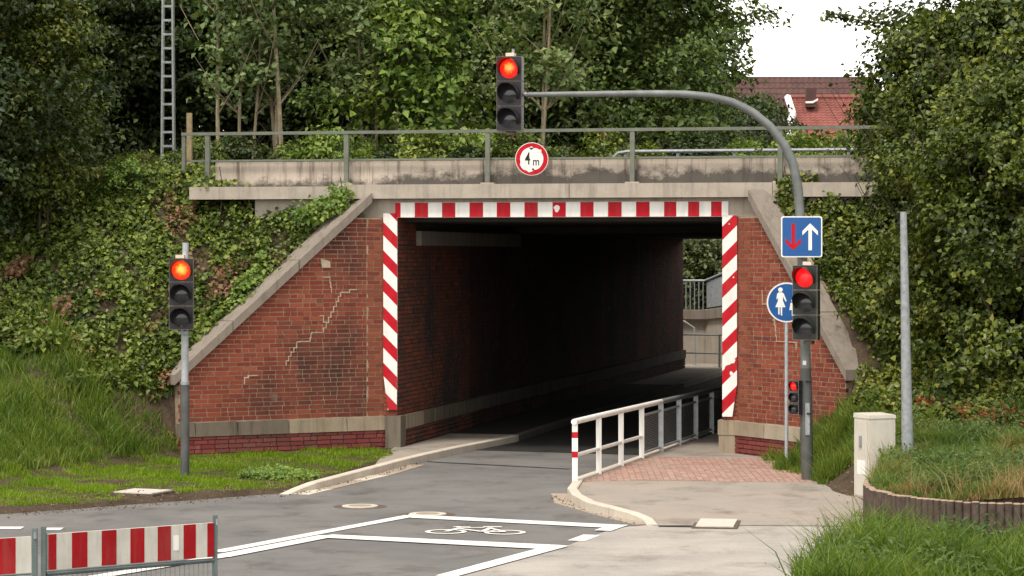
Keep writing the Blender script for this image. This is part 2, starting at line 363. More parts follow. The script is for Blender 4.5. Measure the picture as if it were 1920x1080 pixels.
# ------------------------------------------------------------------ the ground: one height field, banks left and right, road corridor sunk under the road sheet
EX = [-300, -30, -6.86, -4.74, -3.35, -2.93, -2.26, -1.94, -1.6]
ED = [20, 27, 35.7, 37.6, 38.85, 40.7, 43.4, 45.2, 47]
RX = [3.35, 4.05, 4.35, 4.5, 4.52, 4.42, 4.24, 3.9, 3.3, 2.65]      # right edge of the paved apron, X for depth D
RDp = [60, 41.2, 40.0, 38.0, 36.0, 34.3, 33.0, 31.8, 29.8, 27.5]
PAL = [(5.05, 36.9), (4.88, 36.0), (4.68, 35.0), (4.55, 34.2), (4.55, 33.5), (4.68, 32.9), (4.9, 32.45), (5.25, 32.0), (5.75, 31.8), (6.3, 31.8), (6.9, 31.95), (7.6, 32.3)]
def vnoise(X, Y, s, seed=0):
    return (np.sin(X * s * 1.7 + seed) * np.cos(Y * s * 1.3 + seed * 2) + np.sin((X + Y) * s * .9 + 1.3 * seed) * .7 + np.sin((X - 1.6 * Y) * s * 2.3 + seed) * .4) / 2.1
def prof(t, w):
    a = np.interp(w, [-9, -5, -3.3, -2.75, .6, 33.5, 41], [.05, .12, .3, .85, 4.72, 4.72, .2])
    b = np.interp(w, [-11, -8.6, -6.6, -4.4, -3.0, .6, 33.5, 41], [.05, .12, .55, 1.3, 2.0, 4.75, 4.75, .2])
    k = sstep(-3.0, -5.6, t); return a * (1 - k) + b * k
def height(X, D):
    X = np.asarray(X, float); D = np.asarray(D, float); t, w = TW(X, D)
    # left verge and bank
    dv = D - np.interp(X, EX, ED)
    verge = -.06 + .12 * sstep(-.05, .12, dv) + .010 * np.clip(dv, 0, 4)
    tw = -.25 + 1.096 * w - .22
    front = ((t > tw) & (w > -2.75)) | (w > 0) & (t > -.5)
    soft = sstep(-2.75, -3.7, t)
    bank = prof(t, w) * np.where(w < -2.75, soft, 1)
    hl = np.where(front, verge, np.maximum(verge, np.where(dv > 0, np.minimum(bank, .05 + 1.2 * dv), -.06)))
    # right mound and bank
    xe = np.interp(D, RDp[::-1], RX[::-1]); dr = X - xe
    low = -.06 + .08 * sstep(-.05, .12, dr)
    pd = np.interp(X, [4.55, 4.68, 4.9, 5.25, 5.75, 6.3, 7.6, 30], [33.8, 32.9, 32.45, 32.0, 31.8, 31.8, 32.3, 36])
    px_ = np.interp(D, [32.4, 33.5, 34.2, 35.0, 36.0, 36.9], [4.9, 4.55, 4.55, 4.68, 4.88, 5.05])
    m = .46 + .006 * (D - 32) + .09 * (X - 4.6) + .14 * np.clip(D - 37.3, 0, 20) + .05 * vnoise(X, D, 1.4, 3)
    ins = np.where(D < 37, (X > px_ + .06) & (D > pd + .06), 0) * 1.0
    ramp = sstep(4.35, 5.7, X - .0 * D) * sstep(37.0, 38.4, D) 
    ramp = np.where(D < 38.4, np.maximum(ramp, ins * 1.0), ramp)
    ramp = np.where((D < 38.4) & (D >= 37), np.maximum(ramp, sstep(5.42, 5.62, X)), ramp)
    hr = low + (m - low) * ramp
    twr = 6.0 - 1.03 * w * (8.46 - 6.0) / (2.9 * 1.03) + .2
    behind = (t > twr) & (w > -2.9) & (w < .0) | (w >= 0) & (t > 6.2)
    pr = np.interp(w, [-6, -4.6, -3.3, -2.8, .6, 33.5, 41], [-.06, .3, .8, 1.25, 4.72, 4.72, .2])
    hr = np.where(behind, np.maximum(hr, pr), np.where((w < -2.9) & (w > -6) & (t > 8.0), np.maximum(hr, np.minimum(pr, .5 + .5 * np.clip(t - 8.0, 0, 5))), hr))
    hr = np.where((w > -.2) & (t < 6.2), -.06, hr)
    mid = (t + w * .0) > np.where(w < 0, 2.2, 2.8)
    h = np.where(X > np.interp(D, [20, 46, 80], [0.8, 1.0, 8.5]), hr, hl)
    h = np.where((w >= 0) & (w <= 33.5) & (t > -.5) & (t < 6.2), -.06, h)
    h = np.where((w > 33.5) & (t > -6) & (t < 20), -.06, h)
    h = np.where((w > 33.5) & (t <= -6), np.maximum(hl * 0 + prof(t * 0 - 9, w), -.06), h)
    return h
gx = np.unique(np.round(np.concatenate([[-400, -200, -100, -60, -40, -30], np.arange(-25, -10, .6), np.arange(-10, 10, .14), np.arange(10, 30, .8), [40, 60, 100, 200, 400]]), 3))
gy = np.unique(np.round(np.concatenate([[-100, -40, 0, 12, 20], np.arange(24, 50, .14), np.arange(50, 90, .7), [95, 105, 120, 150, 200, 300, 500, 900]]), 3))
GX, GY = np.meshgrid(gx, gy); GZ = height(GX, GY) + .012 * np.sin(GX * 5.1 + GY * 3.3) * np.sin(GY * 4.7)
nx, ny = len(gx), len(gy); idx = (np.arange(ny - 1)[:, None] * nx + np.arange(nx - 1)[None]).ravel()
T_ = np.concatenate([np.stack([idx, idx + 1, idx + nx + 1], 1), np.stack([idx, idx + nx + 1, idx + nx], 1)])
g = link('ground', np_mesh('ground', np.stack([GX.ravel(), GY.ravel(), GZ.ravel()], 1), T_, 'soil')); tag(g, 'brown soil and grassy banks either side of the underpass', kind='structure')

# ------------------------------------------------------------------ road, apron, footway
def sheet(name, poly, mat, z, label=None, parent=None):
    mb = MB(); mb.add([(p[0], p[1], z if len(p) < 3 else p[2]) for p in poly], [tuple(range(len(poly)))]); return mb
road_poly = [(-60, 12), (12, 12), (12, 36), (4.9, 40.5)] + [B(6.0, .2)[:2], B(6.0, 60)[:2], B(12, 70)[:2], B(6, 80)[:2], B(-8, 50)[:2], B(-.3, 32)[:2], B(-.3, 0)[:2], (-3.0, 41.2), (-3.3, 39.4), (-4.7, 38.2), (-6.86, 36.3), (-60, 18)]
one('road', sheet('r', road_poly, None, 0.0), 'asphalt', 'grey asphalt road leading into the underpass', kind='structure')
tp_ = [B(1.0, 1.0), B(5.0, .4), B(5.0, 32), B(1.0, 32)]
one('tunnel_road', sheet('t', [(p[0], p[1]) for p in tp_], None, .004), 'asphalt_dark', 'asphalt road inside the underpass, its shade put into the dark colour', kind='structure')  # dark sheet paints the underpass shade onto the road
ap = [gr(850, 1080), gr(1050, 1029), gr(1110, 1006), gr(1155, 990), gr(1225, 984.5), gr(1380, 984), (4.8, 34.2), (4.8, 31), (4.2, 28), (3.4, 24), (-2.4, 24)]
one('apron', sheet('a', [(p[0], p[1]) for p in ap], None, .005), 'apron', 'pale worn asphalt apron in front of the footway', kind='structure')
RA = R(14.8); RN = Vector((math.sin(RA), math.cos(RA))); RO = Vector((.934, 39.6))      # footway railing line
def rl(u, off=0.0, z=0.0): return (RO.x + RN.x * u + RN.y * off, RO.y + RN.y * u - RN.x * off, z)
kin = [rl(40, -.05), rl(20, -.05), rl(6, -.05), rl(2.5, -.05), rl(.6, -.07)] + [gr(x, y, z) for x, y, z in ((1073, 918, .1), (1082, 930, .1), (1108, 944, .1), (1150, 955, .09), (1190, 965, .07), (1214, 974, .04), (1224, 985, .012))]
fwz = .10
fw = [(p[0], p[1], min(fwz, max(.012, p[2] - .012)) if i > 4 else fwz) for i, p in enumerate(kin)]
right_edge = [gr(1380, 985, .012), (4.9, 34.1, .012), (4.9, 37, .05), (4.85, 39, fwz), (4.75, 41, fwz), (5.2, 43, fwz), B(6.05, .1, fwz), B(6.05, 30, fwz)]
mbf = MB(); mbf.add(fw + right_edge, [tuple(range(len(fw) + len(right_edge)))])
one('footway', mbf, 'footway', 'worn light asphalt footway running into the underpass beside the railing', kind='structure')
# red pavers on the footway near the portal
mbp = MB()
def footx(D):  # left edge of the footway at depth D
    return RO.x + math.tan(RA) * (D - RO.y) + .1
D = 39.75; row = 0
while D < 44.2:
    x = footx(D) + (row % 2) * .05
    while x < 4.4:
        dd = D + .16 * math.sin((x - 1) * 1.5); z = fwz + .009 + random.uniform(-.002, .002)
        mbp.box(x + .008, x + .092, dd + .008, dd + .192, fwz - .03, z); x += .1
    D += .2; row += 1
one('paving_blocks', mbp, 'paver_red', 'faded red paving blocks on the footway before the portal', kind='stuff')
def kerb(name, pts, wid, zb, label, seg=.95):
    root = tag(thing(name, label, None, (pts[0][0], pts[0][1], 0)), kind='structure')
    P = [Vector(p) for p in pts]; out = [P[0]]
    for a, b in zip(P, P[1:]):                      # resample
        n = max(1, round((b - a).length / .12))
        out += [a.lerp(b, i / n) for i in range(1, n + 1)]
    chunk = max(2, round(seg / .12)); i = 0
    while i < len(out) - 1:
        q = out[i:i + chunk + 1]; i += chunk
        if len(q) < 2: break
        mb = MB(); rings = []
        for j, p in enumerate(q):
            d = (q[min(j + 1, len(q) - 1)] - q[max(j - 1, 0)]); d.z = 0; d.normalize(); nrm = Vector((d.y, -d.x, 0))
            e = .004 * (1 if j == 0 else -1 if j == len(q) - 1 else 0); c = p + d * e
            rings.append([c - nrm * wid / 2 + Vector((0, 0, zb - p.z)), c - nrm * wid / 2 - Vector((0, 0, .012)), c - nrm * (wid / 2 - .015), c + nrm * (wid / 2 - .015), c + nrm * wid / 2 - Vector((0, 0, .012)), c + nrm * wid / 2 + Vector((0, 0, zb - p.z))])
        v = [tuple(x) for r_ in rings for x in r_]; f = []
        for j in range(len(rings) - 1):
            for k in range(5): f.append((j * 6 + k, j * 6 + k + 1, j * 6 + 7 + k, j * 6 + 6 + k))
        f.append(tuple(range(6))); f.append(tuple(range(len(v) - 1, len(v) - 7, -1)))
        mb.add(v, f); part('kerb_stone', mb, 'shade_concrete' if 3.2 < TW(q[0].x, q[0].y)[1] < 23 else 'kerb_concrete', root)  # stones inside the underpass take a darker colour for shade
    return root
lk = [gr(532, 926, .01), gr(556, 915, .06), gr(585, 904, .11)] + [gr(x, y, .12) for x, y in ((640, 889.5), (700, 874), (745, 862), (782, 853), (850, 838), (960, 817))] + [B(1.36, 6, .12), B(1.36, 14, .12), B(1.36, 32.5, .12)]
kerb('kerb', lk, .15, -.05, 'pale concrete kerb along the left grass verge into the underpass')
rk = [(p[0] + .0, p[1], min(.13, p[2] * 1.25 + .012) if i > 4 else .125) for i, p in enumerate(kin[1:], 1)]
kerb('kerb', rk, .14, -.05, 'curved pale kerb round the footway nose at the white railing')
# raised side strip inside the underpass on the left
mb = MB(); ins = [Vector(p) for p in lk[4:]]
side = [(p.x, p.y, .112) for p in ins[:5]] + [B(1.36, 3.6, .112), B(-.02, 3.6, .112), B(-.02, -.1, .112), (-2.2, 45.9, .06)]
mb.add(side, [tuple(range(len(side)))]); one('side_strip', mb, 'footway', 'raised side strip between kerb and underpass wall', kind='structure')
mb = MB(); mb.add([B(-.02, 23, .112), B(1.36, 23, .112), B(1.36, 33, .112), B(-.02, 33, .112)], [(0, 1, 2, 3)]); one('far_side_strip', mb, 'footway', 'pale far end of the side strip, left undarkened for the daylight there', kind='structure')  # paler colour than the middle strip stands for daylight at the exit
mb = MB(); mb.add([B(-.02, 3.6, .112), B(1.36, 3.6, .112), B(1.36, 23, .112), B(-.02, 23, .112)], [(0, 1, 2, 3)]); one('tunnel_side_strip', mb, 'asphalt_dark', 'side strip deep inside the underpass, coloured dark for the shade', kind='structure')  # shade of the inner underpass painted as a dark strip
# gutter slabs
gt = thing('gutter', 'pale concrete gutter slabs at the foot of the left kerb', None, (lk[0][0], lk[0][1], 0)); tag(gt, kind='structure')
gp = [gr(x, y, 0) for x, y in ((556, 927), (600, 917), (645, 906), (665, 901), (705, 892), (740, 882), (775, 872))]
for i, (a, b) in enumerate(zip(gp, gp[1:])):
    a = Vector(a); b = Vector(b); d = (b - a).normalized(); nr = Vector((d.y, -d.x, 0)); wd = .30
    q = [a + d * .01 - nr * .1, b - d * .01 - nr * .1, b - d * .01 + nr * (wd - .1), a + d * .01 + nr * (wd - .1)]
    mb = MB(); mb.prism([(p.x, p.y, -.03) for p in q][::-1], (0, 0, .037 + (i % 2) * .003)); part('gutter_slab', mb, 'gutter_concrete' if i % 3 else 'kerb_concrete', gt)
gt2 = thing('gutter', 'pale concrete gutter slabs round the footway nose', None, (1.0, 38, 0)); tag(gt2, kind='structure')
gp = [gr(x, y, 0) for x, y in ((1033, 926), (1040, 944), (1085, 957), (1140, 972), (1190, 985))]
for i, (a, b) in enumerate(zip(gp, gp[1:])):
    a = Vector(a); b = Vector(b); d = (b - a).normalized(); nr = Vector((-d.y, d.x, 0)); wd = .34
    q = [a + d * .01, b - d * .01, b - d * .01 + nr * wd, a + d * .01 + nr * wd]
    mb = MB(); mb.prism([(p.x, p.y, -.03) for p in q], (0, 0, .038 + (i % 2) * .003)); part('gutter_slab', mb, 'gutter_concrete', gt2)

# ------------------------------------------------------------------ road markings
def strip(a, b, wd, z=.009):
    a = Vector(a); b = Vector(b); a.z = b.z = 0; d = (b - a).normalized(); n = Vector((-d.y, d.x, 0)) * wd / 2
    return [(p.x, p.y, z) for p in (a - n, b - n, b + n, a + n)]
def mark(name, polys, label, z=.009):
    mb = MB()
    for p in polys: mb.add([(q[0], q[1], z) for q in p], [tuple(range(len(p)))])
    return one(name, mb, 'road_paint', label, 'road marking')
mark('lane_line', [strip(gr(405, 1036), gr(772, 967.5), .2)], 'solid white line along the left edge of the cycle box')
mark('lane_line', [strip(gr(170, 1085), gr(412, 1045), .22), strip(gr(412, 1045), gr(615, 1006), .26)], 'second white line running beside the barrier and merging at the cycle box', z=.0125)
mark('stop_line', [[gr(765, 966)[:2], gr(1165, 985.5)[:2], gr(1150, 991.5)[:2], gr(770, 972)[:2]]], 'far white stop line of the cycle box, nearer the underpass', z=.011)
mark('stop_line', [[gr(622, 1004)[:2], gr(1052, 1024)[:2], gr(1030, 1032)[:2], gr(598, 1009.5)[:2]]], 'near white stop line below the cycle symbol', z=.014)
mark('edge_dash', [strip(gr(1162, 986), gr(1130, 997), .22)], 'short white dash at the end of the far stop line', z=.0165)
mark('edge_dash', [strip(gr(1110, 1004), gr(1080, 1015), .22)], 'short white dash between the two stop lines')
mark('lane_line', [strip(gr(1050, 1025), gr(835, 1083), .24)], 'solid white line along the right lane edge by the pale apron', z=.0175)
mark('edge_dash', [strip(gr(-20, 991), gr(42, 991), .3)], 'white dash on the road behind the barrier, leftmost')
mark('edge_dash', [strip(gr(84, 993), gr(116, 993), .3)], 'white dash on the road just right of the barrier posts')
# cycle symbol
c0 = gr(890, 996); mb = MB()
def ring(cx, cy, r0, r1, n=28):
    o = len(mb.v)
    for k in range(n):
        a = 2 * math.pi * k / n
        mb.v += [(c0[0] + cx + r0 * math.cos(a), c0[1] + cy + r0 * math.sin(a), .009), (c0[0] + cx + r1 * math.cos(a), c0[1] + cy + r1 * math.sin(a), .009)]
    for k in range(n):
        k2 = (k + 1) % n; mb.f.append((o + 2 * k, o + 2 * k + 1, o + 2 * k2 + 1, o + 2 * k2))
def bar(a, b, wd, z):
    q = strip((c0[0] + a[0], c0[1] + a[1], 0), (c0[0] + b[0], c0[1] + b[1], 0), wd, z); mb.add(q, [(0, 1, 2, 3)])
sx = .0
ring(-.36, -.12, .20, .265); ring(.38, -.2, .20, .265)
bar((-.36, -.12), (-.2, .3), .07, .0115); bar((-.2, .3), (.12, .33), .06, .0125); bar((-.2, .2), (.1, -.15), .07, .0135)
bar((.1, -.15), (.2, .3), .07, .0145); bar((.1, -.15), (.38, -.2), .07, .0155); bar((.38, -.2), (.2, .22), .06, .0165); bar((-.28, .44), (-.06, .44), .07, .0105); bar((-.22, .44), (-.2, .28), .06, .0175); bar((.1, .38), (.34, .38), .08, .0185)
one('cycle_symbol', mb, 'road_paint', 'white bicycle symbol painted between the two stop lines', 'road marking')

# ------------------------------------------------------------------ covers
for px, py, lb in ((675, 950, 'round manhole cover alone on the road, left of the cycle box'), (802, 965, 'round manhole cover touching the corner of the far stop line')):
    c = gr(px, py); t_ = thing('manhole_cover', lb, 'manhole cover', (c[0], c[1], 0), 0, 'round manhole covers in the road')
    mb = MB().disc((0, 0, -.05), .37, (0, 0, 1), .053, 40); part('frame', mb, 'iron', t_, False)
    mb = MB().disc((0, 0, -.03), .25, (0, 0, 1), .046, 40); ld = part('lid', mb, 'plate_metal', t_, False)
    mb = MB().tube([(0, 0, .0155), (0, 0, .019)], .16, 32); part('lid_badge', mb, 'stone', ld, False)
def plate(c, w0, d0, rz, lb):
    t_ = thing('access_cover', lb, 'access cover', c, rz)
    mb = MB().box(-w0 / 2 - .05, w0 / 2 + .05, -d0 / 2 - .05, d0 / 2 + .05, -.1, .012); part('frame', mb, 'iron', t_, False)
    mb = MB().box(-w0 / 2, w0 / 2, -d0 / 2, d0 / 2, -.05, .026); part('lid', mb, 'plate_metal', t_, False)
c = gr(268, 926, .06); plate((c[0], c[1], float(height(c[0], c[1])) + .01), .62, .6, R(-22), 'pale square access cover lying in the left grass verge')
c = gr(1344, 983, .012); plate((c[0], c[1], .012), .48, .95, R(-8), 'pale rectangular access cover in the apron beside the kerb end')

# ------------------------------------------------------------------ brickwork
ub = MB().box(-.5, .5, -.5, .5, -.5, .5); BRM = {}
for mname in ('brick', 'brick_pier', 'brick_plinth'): BRM[mname] = mesh('brick', MB().add(ub.v, ub.f), mname)
def courses(u0, u1, z0, z1, seed=0, hj=.014):
    """rows of bricks in running courses: stretchers with headers strewn in, as (u0, u1, z0, z1)"""
    r_ = random.Random(seed); out = []; z = z0; k = 0
    while z < z1 - .02:
        zt = min(z + .0625, z1); u = u0 - (.06 if k % 2 else .18) + r_.uniform(-.02, .02)
        while u < u1:
            L = .24 if (k % 2 == 0 and r_.random() < .8) or r_.random() < .55 else .115
            a, b = max(u, u0), min(u + L, u1)
            if b - a > .02: out.append((a, b, z, zt))
            u += L + hj
        z += .0765; k += 1
    return out
def lay(parent, rects, C, Dr, nrm, mat, proud, clips=(), singles=0, depth=.06, jit=.0025, seed=1):
    """bricks on a vertical plane; the first (largest) ones are objects, clipped ones and the rest are joined"""
    r_ = random.Random(seed); full = []; rest = MB(); nrest = 0
    for (a, b, z0, z1) in rects:
        poly = [(a, z0), (b, z0), (b, z1), (a, z1)]; cl = poly
        for c_ in clips: cl = clip(cl, *c_) if cl else cl
        if len(cl) < 3: continue
        (full if cl == poly else full).append((cl, cl == poly, a, b, z0, z1))
    ok = sorted([i for i, q in enumerate(full) if q[1] and q[3] - q[2] > .2], key=lambda i: r_.random())[:singles]; ok = set(ok)
    ang = math.atan2(Dr.y, Dr.x); wi = W[parent.name].inverted()
    for i, (cl, whole, a, b, z0, z1) in enumerate(full):
        off = proud + r_.uniform(-jit, jit)
        if i in ok:
            u = (a + b) / 2; p = C + Dr * u + nrm * (off - depth / 2)
            o = bpy.data.objects.new('brick', BRM[mat]); COL.objects.link(o); o.parent = parent
            o.matrix_basis = wi @ Matrix.Translation((p.x, p.y, (z0 + z1) / 2)) @ Matrix.Rotation(ang + r_.uniform(-.006, .006), 4, 'Z') @ Matrix.Diagonal((b - a, depth, z1 - z0, 1))
        else:
            ps = [C + Dr * q[0] + nrm * off for q in cl]; pts = [(p.x, p.y, q[1]) for p, q in zip(ps, cl)]
            rest.prism(pts, (-nrm.x * depth, -nrm.y * depth, 0)); nrest += 1
    if nrest: part('brickwork', rest, mat, parent, kind='stuff')
def slab(C, Dr, nrm, poly, front, back):   # polygon (u, z) on a wall plane, from front (proud) to back
    mb = MB(); ps = [C + Dr * q[0] + nrm * front for q in poly]
    return mb.prism([(p.x, p.y, q[1]) for p, q in zip(ps, poly)], (-nrm.x * (front + back), -nrm.y * (front + back), 0))
def wing(lb, C, Dr, nrm, u1, su, eu, ez, flat, seed, pier, hj=.014):
    """wing wall: C corner, Dr outward along the wall, slope from (su, 4.3) to (eu, ez)"""
    t_ = thing('wing_wall', lb, 'wall', (C.x, C.y, 0)); k = (ez - 4.34) / (eu - su)
    ln = (-k, 1.0, 4.34 - k * su)            # z <= 4.34 + k (u - su)
    core = [(0, -.2), (u1, -.2), (u1, ez + k * (u1 - eu)), (su + .25, 4.12), (0, 4.12)]
    part('core', slab(C, Dr, nrm, core, 0, .5), 'mortar', t_)
    zt = 4.118
    cl = [ln, (0, 1, zt)]
    lay(t_, courses(pier, u1, .665, zt, seed, hj), C, Dr, nrm, 'brick', .007, cl, 300, seed=seed)
    lay(t_, courses(0.0, pier - .012, .665, zt, seed + 9), C, Dr, nrm, 'brick_pier', .009, cl, 0, seed=seed)
    lay(t_, courses(-.02, u1 + .05, -.1, .40, seed + 3), C, Dr, nrm, 'brick_plinth', .075, [], 0, depth=.1, seed=seed)
    u = -.02; r_ = random.Random(seed); i = 0
    while u < u1:
        L = min(r_.uniform(.65, 1.15), u1 + .05 - u)
        part('plinth_stone', slab(C, Dr, nrm, [(u + .004, .412), (u + L - .004, .412), (u + L - .004, .64), (u + .03, .655)], .09 + r_.uniform(-.006, .006), 0), r_.choice(('stone', 'stone_pale', 'stone', 'stone_dark')), t_); u += L
    # sloping coping in three slabs
    n3 = 3; zc = lambda q: 4.34 + k * (q - su)
    nseg = [su - .1] + [su + (eu - su) * f for f in (.36, .7)] + [u1 + .12]
    for a, b in zip(nseg, nseg[1:]):
        a2, b2 = a + .008, b - .008; th = .17; hu, hz = -k / math.hypot(1, k) * -1, 1 / math.hypot(1, k)
        poly = [(a2, zc(a2) - .03), (b2, zc(b2) - .03), (b2 + -k * .0, zc(b2) + .14), (a2, zc(a2) + .14)]
        part('coping_slab', slab(C, Dr, nrm, poly, .09, .52 if pier < .4 else .36), 'coping_concrete', t_)
    return t_
LNRM = Vector((LD.y, -LD.x)); LNRM = LNRM if LNRM.y < 0 else -LNRM
RNRM = Vector((RD.y, -RD.x)); RNRM = RNRM if RNRM.x < 0 else -RNRM
lw = wing('large red brick wing wall with a sloping concrete coping left of the opening', LC, LD, LNRM, 3.86, .36, 4.0, 1.30, .3, 3, .34)
rw = wing('narrow red brick wing wall with sloping coping right of the opening, behind the signal pole', RC, RD, RNRM, 3.18, .55, 3.22, 1.58, .4, 5, .42, .021)
# pale stepped repointed cracks
def wing_crack(parent, C, Dr, nrm, pts, wd):
    mb = MB(); q = []
    for px, py in pts:
        u = wing_u(C, Dr, px); y = C.y + Dr.y * u; q.append((u, zpx(py, y)))
    path = [q[0]]
    for a, b in zip(q, q[1:]):
        n = max(1, round(abs(b[1] - a[1]) / .0765))
        for i in range(n):
            u_ = a[0] + (b[0] - a[0]) * (i + 1) / n; z_ = a[1] + (b[1] - a[1]) * (i + 1) / n
            path += [(u_, path[-1][1]), (u_, z_)]
    for a, b in zip(path, path[1:]):
        if abs(a[0] - b[0]) + abs(a[1] - b[1]) < 1e-4: continue
        x0, x1 = sorted((a[0], b[0])); z0, z1 = sorted((a[1], b[1])); h_ = wd * random.uniform(.35, .6)
        s_ = slab(C, Dr, nrm, [(x0 - h_, z0 - h_), (x1 + h_, z0 - h_), (x1 + h_, z1 + h_), (x0 - h_, z1 + h_)], .0165 + random.uniform(0, .003), 0); mb.add(s_.v, s_.f)
    part('mortar_crack', mb, 'mortar_light', parent, kind='stuff')
wing_crack(lw, LC, LD, LNRM, [(667, 543), (655, 548), (638, 556), (630, 575), (620, 595), (611, 615), (606, 623), (584, 626), (581, 640), (562, 641), (556, 652), (545, 668), (536, 685)], .016)
wing_crack(lw, LC, LD, LNRM, [(606, 520), (618, 530), (621, 548)], .016)
wing_crack(lw, LC, LD, LNRM, [(600, 592), (606, 604), (611, 612)], .016)
wing_crack(lw, LC, LD, LNRM, [(482, 704), (465, 708), (458, 720)], .02)
wing_crack(rw, RC, RD, RNRM, [(1430, 545), (1431, 570), (1440, 573)], .02)
wing_crack(rw, RC, RD, RNRM, [(1451, 600), (1455, 620), (1457, 640), (1490, 642), (1494, 655)], .018)
s_ = slab(LC, LD, LNRM, [(wing_u(LC, LD, x), zpx(y, 46.3)) for x, y in ((600, 484), (618, 490), (619, 502), (603, 502))], .02, 0); part('mortar_patch', s_, 'mortar_light', lw)

# ------------------------------------------------------------------ underpass walls
NV = Vector((SA, CA)); FV = Vector((CA, -SA)); Pl = Vector(P0)
UL = 32.8
ab = thing('abutment_wall', 'sooty brick side wall inside the underpass, darkened midway for shade', 'wall', (P0[0], P0[1], 0))
mb = MB().bbox(-.6, -.002, .0, 5.4, -.2, 4.12); mb.bbox(-.6, -.05, 5.4, UL, -.2, 4.12); part('core', mb, 'mortar_soot', ab)
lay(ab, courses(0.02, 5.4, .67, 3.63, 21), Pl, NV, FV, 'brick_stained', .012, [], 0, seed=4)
lay(ab, courses(5.42, UL - 8, .67, 3.9, 22), Pl + FV * -.048, NV, FV, 'brick_soot_shade', .012, [], 0, seed=5)  # inner bricks darker, partly soot and partly painted shade
lay(ab, courses(UL - 7.99, UL, .67, 3.9, 26), Pl + FV * -.048, NV, FV, 'brick_stained', .012, [], 0, seed=15)  # lighter bricks again, daylight at the exit put into the colour
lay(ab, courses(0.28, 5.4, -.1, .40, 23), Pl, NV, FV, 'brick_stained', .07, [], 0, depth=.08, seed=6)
lay(ab, courses(5.42, UL, -.1, .40, 24), Pl + FV * -.048, NV, FV, 'brick_soot_shade', .07, [], 0, depth=.08, seed=7)
lay(ab, courses(0.02, 1.26, 3.66, 4.1, 25), Pl, NV, FV, 'brick_stained', .012, [], 0, seed=4)
u = .26; r_ = random.Random(2)
while u < UL:
    L = min(r_.uniform(.8, 1.3), UL - u); o_ = .085 if u < 5.3 else .04
    part('plinth_stone', slab(Pl, NV, FV, [(u + .004, .412), (u + L - .004, .412), (u + L - .004, .655), (u + .004, .655)], o_ + r_.uniform(-.006, .006), .05), 'stone' if u < 1.2 else 'stone_dark' if u < 6 else 'shade_concrete', ab); u += L  # stones darken inward, painting the shade into their colour
for a, b in ((1.3, 4.9), (4.92, 9.7)):
    part('bearing_block', slab(Pl, NV, FV, [(a, 3.64), (b, 3.64), (b, 3.9), (a, 3.9)], .10, .05), 'bearing_concrete', ab)
# face strip between the opening and the left wing, then right abutment
mb = MB().bbox(-.26, -.003, .003, .4, -.1, 4.12); part('pier_core', mb, 'mortar', ab)
lay(ab, courses(0.0, .245, .665, 4.118, 31), Vector(B(-.25, 0)[:2]), FV, -NV, 'brick_pier', .008, [], 0, seed=8)
part('pier_stone', MB().bbox(-.19, .085, -.098, .255, -.1, .66), 'stone_dark', ab)
rb = thing('abutment_wall', 'red brick pier and side wall on the footway side of the opening', 'wall', B(5.74, 0, 0))
mb = MB().bbox(5.742, 7.2, .003, UL, -.2, 4.12); part('core', mb, 'mortar_soot', rb)
lay(rb, courses(0.0, .255, .665, 4.118, 32), Vector(B(5.742, 0)[:2]), FV, -NV, 'brick_pier', .008, [], 0, seed=8)
lay(rb, courses(0.02, 14, .665, 3.9, 33), Vector(B(5.742, 0)[:2]), NV, -FV, 'brick_soot_shade', .012, [], 0, seed=8)  # footway side wall darkened for shade as well as soot
part('pier_stone', MB().bbox(5.66, 6.04, -.085, .26, .41, .66), 'stone', rb)
part('pier_base', MB().bbox(5.675, 6.03, -.075, .26, -.1, .405), 'stone', rb)

# ------------------------------------------------------------------ bridge deck, ledge, parapet
dk = thing('bridge_deck', 'weathered concrete bridge deck with ledge and stained parapet over the road', 'bridge', B(2.87, 0, 4.1))
part('edge_beam', MB().bbox(-2.6, 9.6, -.02, .5, 4.124, 4.452), 'concrete', dk)
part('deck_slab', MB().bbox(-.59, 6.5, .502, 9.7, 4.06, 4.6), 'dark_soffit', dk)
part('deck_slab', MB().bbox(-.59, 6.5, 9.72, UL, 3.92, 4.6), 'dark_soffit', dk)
tl = tpx(362); tj = tpx(652)
lg = ((tl, tj - .012, 4.455, 4.675), (tj, 3.1, 4.455, 4.70), (3.11, 6.6, 4.455, 4.70), (6.61, 10.6, 4.455, 4.695))
for a, b, z0, z1 in lg: part('ledge_slab', MB().bbox(a, b, -.2, .36, z0, z1), 'concrete', dk)
pj = [tpx(395), tpx(615), tpx(900), tpx(1180), tpx(1450), 10.6]
for a, b in zip(pj, pj[1:]): part('parapet_panel', MB().bbox(a + .006, b - .006, .24, .46, 4.69, 5.125), 'parapet_concrete', dk)
part('earth_fill', MB().bbox(-.59, 6.5, 10.2, UL, 4.602, 4.74), 'soil', dk)
# handrail
hr = thing('bridge_railing', 'green-grey steel handrail with flat posts along the near edge of the bridge', 'railing', B(tpx(650), .1, 4.69))
for px in (390, 650, 915, 1186, 1463, 1750):
    tp = tpx(px, .1); zb = 4.70
    part('post', MB().bbox(tp - .04, tp + .04, .05, .12, zb, 5.60), 'green_steel', hr)
    part('post_base', MB().bbox(tp - .12, tp + .12, .02, .2, zb - .02, zb + .03), 'concrete', hr)
te = tpx(345, .1)
part('post', MB().bbox(te - .03, te + .03, .06, .12, 4.95, 5.60), 'green_steel', hr)
part('top_rail', MB().bbox(te - .03, 10.5, .04, .13, 5.60, 5.655), 'green_steel', hr)
part('lower_rail', MB().bbox(te, 10.5, .125, .175, 5.13, 5.165), 'green_steel', hr)
